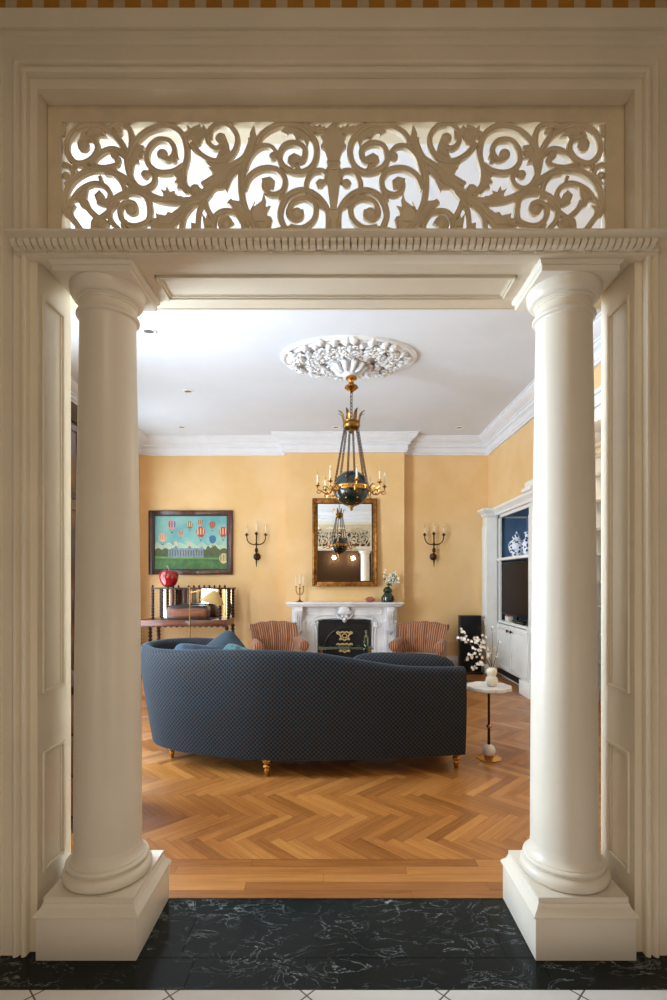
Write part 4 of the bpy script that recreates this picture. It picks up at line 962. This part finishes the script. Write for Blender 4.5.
# throw pillows
def pillow(label,loc,rot,hx,hz,m,hy=.085):
    mb=MB(); cushion(mb,(0,0,0),hx,hy,hz,Matrix.Identity(3),e=.38); o=mb.build('throw_pillow',m,smooth=80); o.location=loc; o.rotation_euler=rot; tag(o,label,'pillow','pillows on the sofa'); return o
dam=mat('damask_blue','142433',.8,col2='2B4A66',scale=11,sheen=.1); dam2=mat('green_blue_pattern','10222F',.7,col2='4A7F8A',scale=22,sheen=.1)
pillow('plain dusty blue throw pillow tilted up behind the sofa back, tallest of three',(-.98,4.52,.76),(math.radians(-16),math.radians(-38),.1),.20,.20,mat('dusty_blue_cloth','2A3B4A',.85,sheen=.1,var=.2,scale=5))
pillow('dark blue damask throw pillow lying at the left of the sofa',(-1.13,4.16,.765),(math.radians(-30),math.radians(8),.25),.20,.17,dam)
pillow('patterned teal throw pillow at the right of the pillow heap',(-.80,4.08,.76),(math.radians(-30),math.radians(18),-.15),.155,.17,dam2)

# ------------------------------------------------------------------ tufted armchairs
def armchair(label,loc,rz):
    t=thing('armchair',label,'armchair',loc,rz,'striped tufted armchairs')
    # faces local -y
    t.scale=(.94,.94,.935)
    mb=MB(); nu,nv=33,17; 
    def surf(u,v,back):
        w=.27+.10*v**1.5+.03*math.sin(PI*v); x=u*w
        y=.20+.10*v-.13*(abs(u)**2.2)*(1-.3*v)
        z=.38+.50*v-.05*(u*u)*v+.006*math.cos(u*PI*4)*v
        if back: y+=.07+.03*(1-v)
        else:
            y-=.035*(1-(abs(math.sin(u*PI*3)))**.7*0)-.018*abs(math.sin(u*PI*3.5)); y-= .05*math.sin(PI*min(1,v*1.05))
            for bu in (-.66,-.22,.22,.66):
                for bv in (.45,.75):
                    y+=.035*math.exp(-(((u-bu)/.09)**2+((v-bv)/.08)**2))
        if v>.82: y+= (.03 if not back else .07)*(v-.82)/.18
        return (x,y,z)
    vs=[];uv=[]
    for side in (0,1):
        for j in range(nv):
            for i in range(nu): u=-1+2*i/(nu-1); v=j/(nv-1); p=surf(u,v,side); vs.append(p); uv.append((u*.33,p[2]))
    fs=[]; O=nu*nv
    for j in range(nv-1):
        for i in range(nu-1): a=j*nu+i; fs.append((a,a+1,a+nu+1,a+nu)); fs.append((O+a,O+a+nu,O+a+nu+1,O+a+1))
    for j in range(nv-1):
        for i in (0,nu-1): a=j*nu+i; fs.append((a,a+nu,O+a+nu,O+a))
    for i in range(nu-1):
        fs.append((i,O+i,O+i+1,i+1)); a=(nv-1)*nu+i; fs.append((a,a+1,O+a+1,O+a))
    mb.add(vs,fs,0,uv); b=mb.build('backrest',M['stripe'],t,smooth=70)
    # rolled top and ears
    mb=MB(); P=[]; 
    for i in range(25): u=-1+2*i/24; p=surf(u,1,False); P.append((p[0],p[1]+.06,p[2]-.012))
    mb.tube(P,[.042+.012*abs(-1+2*i/24)**3 for i in range(25)],n=12); [mb.uv.__setitem__(i,[(mb.v[j][0],mb.v[j][2]) for j in f]) for i,f in enumerate(mb.f)]
    for s in (-1,1): q=MB(); 
    mb.build('top_roll',M['stripe'],b,smooth=70)
    mb=MB()
    for bu in (-.66,-.22,.22,.66):
        for bv in (.45,.75): p=surf(bu,bv,False); mb=MB(); mb.ball((p[0],p[1]-.004,p[2]),.010,n=8,m=5,sy=.6); mb.build('button',M['stripe'],b)
    for s in (-1,1):
        mb=MB(); P=[(s*.30,.20,.60),(s*.325,.06,.615),(s*.335,-.12,.60),(s*.335,-.27,.585)]; Pq=cr(P,5); mb.tube(Pq,[.055+.02*i/(len(Pq)-1) for i in range(len(Pq))],n=16)
        a,b2=sorted((s*.275,s*.365)); mb.box(a,b2,-.26,.24,.20,.60,bev=.03)
        mb.ball((s*.335,-.27,.585),.076,n=16,m=8,sy=.35)
        for i,f in enumerate(mb.f): mb.uv[i]=[((mb.v[j][1] if abs(mb.v[j][1])<.25 else mb.v[j][0]) ,mb.v[j][2]) for j in f]
        mb.build('arm',M['stripe'],t,smooth=60)
    mb=MB(); mb.box(-.28,.28,-.30,.24,.18,.31,bev=.02); mb.box(-.285,.285,-.33,.20,.31,.45,bev=.05)
    for i,f in enumerate(mb.f): mb.uv[i]=[(mb.v[j][0],mb.v[j][1]) for j in f]
    mb.build('seat',M['stripe'],t,smooth=60)
    for x,y in ((-.27,-.26),(.27,-.26),(-.26,.22),(.26,.22)):
        mb=MB(); mb.lathe([(.001,0),(.014,0),(.018,.03),(.03,.10),(.024,.12),(.032,.18),(.001,.18)],(x,y,0),12); mb.build('leg',M['dwood'],t)
    return t
ac=armchair('striped tufted armchair left of the fireplace, seen over the sofa back',(-.82,7.2,0),math.radians(20))
dup(ac,(1.17,7.15,0),math.radians(-20),'striped tufted armchair right of the fireplace, beneath the right sconce')

# glass coffee table in front of the hearth, just showing above the sofa
ct=thing('glass_table','low glass-topped side table between the armchairs','table',(.12,6.45,0))
mb=MB(); mb.box(-.34,.34,-.2,.2,.60,.608,bev=.003); mb.build('tabletop',glass('green_table_glass','9FC7B4',.25),ct)
for x in (-.30,.30):
    for y in (-.16,.16): mb=MB(); mb.lathe([(.001,0),(.010,0),(.010,.60),(.001,.60)],(x,y,0),10); mb.build('leg',M['brass'],ct)
bt=MB(); bt.lathe([(.001,0),(.030,0),(.032,.01),(.032,.12),(.012,.155),(.012,.19),(.015,.192),(.015,.205),(.001,.205)],n=16); bo=bt.build('glass_bottle',glass('green_bottle_glass','5F9B62',.3)); bo.location=(.38,6.45,.609); tag(bo,'green glass bottle on the low glass table before the fireplace','bottle')

# ------------------------------------------------------------------ speaker
sk=thing('speaker','tall flat black floor speaker against the back wall','speaker',(2.075,7.93,0))
mb=MB(); mb.box(-.165,.165,-.05,.07,.03,.90,bev=.004); mb.build('cabinet',M['dark'],sk)
mb=MB(); mb.box(-.15,.15,-.058,-.049,.05,.885,bev=.003); mb.build('grille',mat('speaker_cloth','120E10',.9,bump=.3,bscale=400),sk)
mb=MB(); mb.box(-.18,.18,-.07,.09,0,.03,bev=.004); mb.build('foot',M['black'],sk)

# ------------------------------------------------------------------ marble side table + vase with blossoms
st_=thing('side_table','small scalloped white marble side table on a slim brass stem','side table',(1.245,4.17,0))
mb=MB(); n=96; vs=[];
for z,k in ((.565,.985),(.568,1),(.587,1),(.590,.985)):
    for i in range(n): a=2*PI*i/n; r=(.165+.018*abs(math.cos(a*5)))*k; vs.append((r*math.cos(a),r*math.sin(a),z))
fs=[tuple(range(n))[::-1],tuple(range(3*n,4*n))]
for j in range(3):
    for i in range(n): fs.append((j*n+i,j*n+(i+1)%n,(j+1)*n+(i+1)%n,(j+1)*n+i))
mb.add(vs,fs); mb.build('tabletop',M['marblew'],st_)
mb=MB(); mb.lathe([(.012,.10),(.011,.25),(.018,.255),(.018,.268),(.010,.27),(.010,.55),(.03,.565),(.001,.566)],n=16); mb.build('stem',M['bronze'],st_)
mb=MB(); mb.lathe([(.014,.248),(.022,.252),(.022,.270),(.014,.275)],n=16); mb.build('collar',M['gold'],st_)
mb=MB(); mb.ball((0,0,.062),.052,n=24,m=14); mb.build('marble_ball',M['marblew'],st_,smooth=80)
mb=MB(); mb.lathe([(.001,0),(.108,0),(.108,.006),(.05,.022),(.03,.03),(.001,.03)],n=8); mb.build('base',M['gold'],st_,smooth=10)
vb=thing('blossom_vase','white double-gourd vase holding blossoming twigs on the marble side table','vase',(1.265,4.16,.590))
mb=MB(); mb.lathe([(.001,0),(.034,0),(.045,.015),(.049,.04),(.044,.066),(.030,.082),(.036,.092),(.043,.11),(.040,.13),(.026,.146),(.018,.150),(.016,.145),(.001,.14)],n=28); mb.build('body',M['ceramic'],vb,smooth=70)
rng=random.Random(11); tw=MB(); bl=MB()
s=512/4.16
def bp2(px,py,dy=0): return ((px-336)/s-1.265,dy,1.45+(580-py)/s-.590)
branches=[[(491,669),(486,660),(478,655),(470,656),(464,661)],[(491,669),(484,655),(474,648),(468,642),(462,634),(458,626)],[(492,668),(489,655),(486,645),(484,636)],[(492,668),(492,655),(493,640),(492,627)],[(493,668),(497,652),(499,640)],[(484,655),(478,645),(475,636)],[(474,648),(466,640),(461,640),(459,636)],[(486,660),(480,664),(474,668)],[(489,655),(482,650),(479,642),(473,640)]]
for bi,b in enumerate(branches):
    dy=rng.uniform(-.06,.06); P=cr([bp2(x,y,dy*(k/len(b))) for k,(x,y) in enumerate(b)],5); tw.tube(P,[.0028-.0015*i/len(P) for i in range(len(P))],n=5)
    dens=3 if bi in (3,4) else 7
    for q in range(dens+4):
        p=P[rng.randint(len(P)//3,len(P)-1)]; F_=MB(); flower(F_,(p[0]+rng.uniform(-.018,.018),p[1]+rng.uniform(-.03,.02),p[2]+rng.uniform(-.016,.016)),rng.uniform(.012,.018) if bi not in(3,4) else .009,rng); F_.build('blossom',M['petal'],vb,smooth=0,fix=False)
tw.build('twigs',M['twig'],vb)

# ------------------------------------------------------------------ built-in media cabinet on the right wall
CF=2.50
cb=thing('media_cabinet','white built-in media cabinet with panelled doors on the right wall','cabinet',(CF,7.17,0))
Y=lambda y:y-7.17
mb=MB()
F0,F1=Y(6.55),Y(7.92)          # face range
mb.box(.02,.46,Y(6.20),Y(8.14),2.44,2.50); mb.box(.02,.46,Y(6.20),Y(8.14),.0,.10)     # top, bottom
mb.box(.44,.46,Y(6.2),Y(8.14),.10,2.44,1); mb.box(.0,.44,Y(7.88),Y(7.92),.1,2.44); mb.box(.0,.44,Y(6.55),Y(6.59),.1,2.44)
mb.box(.0,.44,F0,F1,.80,.84); mb.box(-.015,.44,F0,F1,1.745,1.785,bev=.004)
mb.box(.0,.03,F0,F1,2.40,2.46); mb.box(.0,.03,F1-.10,F1,.84,2.44); mb.box(.0,.03,F0,F0+.05,.84,2.44)
mb.build('body',[M['white'],M['blue_in']],cb)
mb=MB(); mb.box(.03,.438,F1-.045,F1-.005-.035,.84,2.40); mb.box(.42,.439,F0+.05,F1-.05,.84,2.40); mb.box(.03,.438,F0+.041,F0+.05,.84,2.40); mb.box(.03,.43,F0+.05,F1-.05,2.425,2.438); mb.build('niche_lining',M['blue_in'],cb)
for (y0,y1,xf) in ((7.92,8.14,-.175),(6.2,6.55,-.035)):
    mb=MB(); mb.box(xf,.44,Y(y0),Y(y1),0,2.44,bev=.004); mb.box(xf-.02,xf+.01,Y(y0)+.03,Y(y1)-.03,.30,2.28,bev=.008); mb.box(min(xf,-.13)-.03,.02,Y(y0)-.004,Y(y1)+.004,.001,.14 if xf<-.1 else .18,bev=.006); mb.box(xf-.029,xf+.012,Y(y0)-.008,Y(y1)+.008,.76,.84,bev=.006); mb.build('pilaster',M['white'],cb)
mb=MB()
prf=[(0,2.44),(.03,2.44),(.035,2.47),(.06,2.50),(.085,2.52),(.09,2.55),(0,2.55)]
path=[(0.3,Y(7.92)-.0),(-.20,Y(7.92)),(-.20,Y(8.14))]
mb=MB(); sweep(mb,[(-.02,Y(6.2)),(-.02,Y(7.90)),(-.165,Y(7.90)),(-.165,Y(8.14))],prf,side=1); mb.box(-.165,.05,Y(7.90),Y(8.14),2.42,2.55); mb.box(-.02,.05,Y(6.2),Y(7.9),2.44,2.55)
mb.box(-.15,0,Y(6.2),Y(6.5),2.55,2.60,bev=.01); mb.box(-.12,0,Y(6.2),Y(6.48),2.60,2.68,bev=.02); mb.build('cornice',M['white'],cb)
for (y0,y1,ky) in ((6.59,7.235,7.16),(7.245,7.88,7.31)):
    mb=MB(); mb.box(-.02,0,Y(y0),Y(y1),.12,.79,bev=.003)
    for (a,b2,z0,z1) in ((y0+.02,y0+.07,.14,.77),(y1-.07,y1-.02,.14,.77),(y0+.07,y1-.07,.14,.20),(y0+.07,y1-.07,.71,.77)): mb.box(-.032,-.018,Y(a),Y(b2),z0,z1,bev=.003)
    k=y0+.11
    while k<y1-.09: mb.box(-.026,-.018,Y(k),Y(k+.028),.2,.71,bev=.003); k+=.045
    d=mb.build('door',M['white'],cb)
    mb=MB(); mb.lathe([(.006,.0),(.006,-.02),(.022,-.026),(.022,-.04),(.001,-.046)],(-.03,Y(ky),.72),12,axis='x'); mb.build('knob',M['bronze'],d)
mb=MB(); mb.box(-.005,.03,F0,F1,.03,.10); mb.build('toe_vent',M['dark'],cb)
tv=thing('television','black flat-screen television in the middle niche of the cabinet','television',(CF+.03,7.235,.86))
mb=MB(); mb.box(0,.05,-.585,.585,.08,.85,bev=.006); mb.build('casing',M['black'],tv)
mb=MB(); mb.box(-.004,.001,-.575,.575,.095,.84); mb.build('screen',M['tv'],tv)
mb=MB(); mb.box(.0,.12,-.15,.15,0,.012,bev=.003); mb.box(.01,.04,-.04,.04,.01,.08); mb.build('stand',M['black'],tv)
bx=thing('set_top_box','small black media player on the cabinet ledge below the television','media player',(CF-.0,7.0,.841)); 
mb=MB(); mb.box(.0,.026,-.18,.18,.0,.05,bev=.004); mb.build('case',M['black'],bx)
mb=MB(); mb.box(-.003,.001,-.1,.1,.018,.03); mb.build('display',M['grey'],bx)
lc=thing('lantern_box','small white box with a red top beside the media player','box',(CF+.05,7.55,.841))
mb=MB(); mb.box(-.04,.04,-.06,.06,0,.075,bev=.006); mb.build('body',M['ceramic'],lc); mb=MB(); mb.box(-.042,.042,-.062,.062,.075,.095,bev=.004); mb.build('lid',M['pink'],lc)
def jar(label,y,h,kind):
    t=thing('porcelain_jar',label,'jar',(CF+.17,y,1.786),0,'blue and white jars in the cabinet')
    mb=MB()
    if kind==0: mb.lathe([(.001,0),(.07,0),(.075,.02),(.115,.10),(.125,.17),(.105,.23),(.06,.26),(.058,.28),(.001,.28)],n=28)
    else: mb.lathe([(.001,0),(.06,0),(.062,.02),(.08,.09),(.082,.15),(.06,.21),(.035,.25),(.03,.30),(.05,.33),(.045,.335),(.001,.33)],n=28)
    mb.build('body',M['delft'],t,smooth=70)
    if kind==0: mb=MB(); mb.lathe([(.066,.278),(.07,.285),(.066,.31),(.03,.335),(.012,.345),(.02,.365),(.001,.385)],n=20); mb.build('lid',M['delft'],t)
jar('squat blue and white ginger jar with a lid in the cabinet\'s upper niche',7.55,.38,0)
jar('slim blue and white porcelain vase nearest the column in the upper niche',7.14,.33,1)
# alcove bookcase
bk=thing('alcove_bookcase','tall white shelved bookcase glimpsed between right column and jamb','bookcase',(3.15,5.3,0))
mb=MB(); 
mb.box(.32,.345,-1.1,1.03,0,2.95); mb.box(0,.32,-1.1,-1.07,0,2.95); mb.box(0,.32,1.0,1.03,0,2.95); mb.box(0,.32,-.05,-.02,0,2.95)
mb.box(-.02,.32,-1.1,1.03,0,.17,bev=.004); mb.build('body',M['white'],bk)
for z in (.45,.78,1.12,1.42,1.75,2.05,2.4,2.72): mb=MB(); mb.box(.0,.32,-1.07,1.0,z,z+.025); mb.build('shelf',M['white'],bk)
mb=MB(); mb.box(-.05,.34,-1.12,1.05,2.95,3.02,bev=.01); mb.box(-.08,.34,-1.14,1.055,3.02,3.07,bev=.012); mb.build('cornice',M['white'],bk)

# mahogany pier bookcase on left wall, and chest behind the left jamb
pb=thing('mahogany_bookcase','tall dark mahogany bookcase against the left wall behind the left column','bookcase',(-2.99,5.35,0))
mb=MB(); mb.box(-.12,.06,-.52,.52,0,3.28,bev=.004); mb.box(-.12,.08,-.54,.54,0,.18,bev=.005); mb.build('body',M['mahog'],pb)
mb=MB(); sweep(mb,[(-.12,-.52),(.06,-.52),(.06,.52),(-.12,.52)],[(0,3.22),(.02,3.22),(.025,3.26),(.05,3.30),(.06,3.34),(.075,3.38),(0,3.38)],side=-1); mb.build('cornice',M['dwood'],pb)
for y0,y1 in ((-.50,-.01),(.01,.50)):
    for z0,z1 in ((.22,2.30),(2.36,3.18)):
        mb=MB(); mb.box(.06,.075,y0,y1,z0,z1,bev=.003)
        for a in ((y0+.06,y0+.08,z0+.06,z1-.06),(y1-.08,y1-.06,z0+.06,z1-.06),(y0+.06,y1-.06,z0+.06,z0+.08),(y0+.06,y1-.06,z1-.08,z1-.06)): mb.box(.074,.085,*a,bev=.002)
        d=mb.build('door',M['mahog'],pb); mb=MB(); ky=(y1-.03 if y0<0 and y1<.0 else y0+.03); mb.ball((.09,ky,(z0+z1)/2),.014,n=10,m=6); mb.build('knob',M['brass'],d)
cn=thing('wooden_chest','low dark wooden chest of drawers just behind the left column','chest of drawers',(-2.02,3.14,0))
mb=MB(); mb.box(-.56,.56,-.22,.24,.08,.82,bev=.006); mb.box(-.59,.59,-.25,.26,.82,.85,bev=.008); mb.build('body',M['dwood2'],cn)
for k in range(3):
    mb=MB(); z=.11+k*.235; mb.box(-.53,.53,-.236,-.218,z,z+.215,bev=.004); d=mb.build('drawer',M['mahog'],cn)
    for s in (-.3,.3): mb=MB(); mb.ball((s,-.25,z+.11),.018,n=10,m=6); mb.build('knob',M['brass'],d)
for x in (-.52,.52):
    for y in (-.19,.2): mb=MB(); mb.lathe([(.001,0),(.02,0),(.035,.05),(.03,.08),(.001,.08)],(x,y,0),12); mb.build('foot',M['dwood'],cn)

# hall wall lamps (seen small in the mirror)
hl=None
for x,lab in ((.26,'small round hall wall lamp, the left one reflected in the mirror'),(.92,'small round hall wall lamp, the right one reflected in the mirror')):
    t=thing('wall_lamp',lab,'wall lamp',(x,HY,3.0),0,'hall wall lamps')
    mb=MB(); mb.lathe([(.05,0),(.05,-.012),(.02,-.02),(.012,-.06),(.001,-.06)],n=18,axis='y'); mb.build('backplate',M['brass'],t)
    mb=MB(); mb.ball((0,.10,0),.035,n=18,m=10); mb.build('globe',emis('lamp_globe_%s'%('a' if x<.5 else 'b'),'FFE3B8',6),t)
    l=bpy.data.lights.new('hall_lamp_light','POINT'); l.energy=7; l.color=(1,.78,.52); l.shadow_soft_size=.06; lo=bpy.data.objects.new('hall_lamp_light',l); COL.objects.link(lo); lo.location=(x,HY+.2,3.0)

# ------------------------------------------------------------------ lights
def area(name,loc,rot,sx,sy,e,c):
    l=bpy.data.lights.new(name,'AREA'); l.shape='RECTANGLE'; l.size=sx; l.size_y=sy; l.energy=e; l.color=c
    o=bpy.data.objects.new(name,l); COL.objects.link(o); o.location=loc; o.rotation_euler=rot; return o
area('window_daylight',(XL-.16,3.27,1.8),(0,math.radians(-91),0),2.8,1.6,350,(.88,.94,1))
area('window_daylight',(XL-.16,6.95,1.8),(0,math.radians(-90-6),0),2.8,1.3,60,(.88,.94,1))
# hall ceiling light
area('hall_ceiling_light',(0,-.7,HH-.05),(0,0,0),1.2,1.2,23,(1,.82,.60))
area('hall_side_fill',(-HX+.02,-.9,.75),(0,math.radians(-90),math.radians(25)),1.2,1.0,18,(1,.88,.74))  # added low fill, no fixture here; lifts plinth fronts and right jamb
area('hall_side_fill',(HX-.02,-.9,.75),(0,math.radians(90),math.radians(-25)),1.2,1.0,18,(1,.88,.74))  # matching added fill on the other side, evens out the left jamb
# unseen fill light without a fixture, added to brighten the alcove
l=bpy.data.lights.new('alcove_fill','POINT'); l.energy=22; l.shadow_soft_size=.15; l.color=(1,.95,.85); lo=bpy.data.objects.new('alcove_fill',l); COL.objects.link(lo); lo.location=(2.85,5.0,2.9)

W=bpy.data.worlds.new('World'); SC.world=W; W.use_nodes=True; W.node_tree.nodes['Background'].inputs[0].default_value=(.85,.92,1,1); W.node_tree.nodes['Background'].inputs[1].default_value=1.0

# ------------------------------------------------------------------ camera
cam=bpy.data.cameras.new('camera'); co=bpy.data.objects.new('camera',cam); COL.objects.link(co)
co.location=(0,0,1.45); co.rotation_euler=(PI/2,0,0); cam.sensor_fit='AUTO'; cam.sensor_width=36; cam.lens=18.432; cam.shift_y=.08; cam.shift_x=-.0025; cam.clip_start=.05
SC.camera=co
SC.view_settings.view_transform='Standard'; SC.view_settings.look='None'; SC.view_settings.gamma=1; SC.view_settings.use_curve_mapping=False
SC.view_settings.exposure=0.36
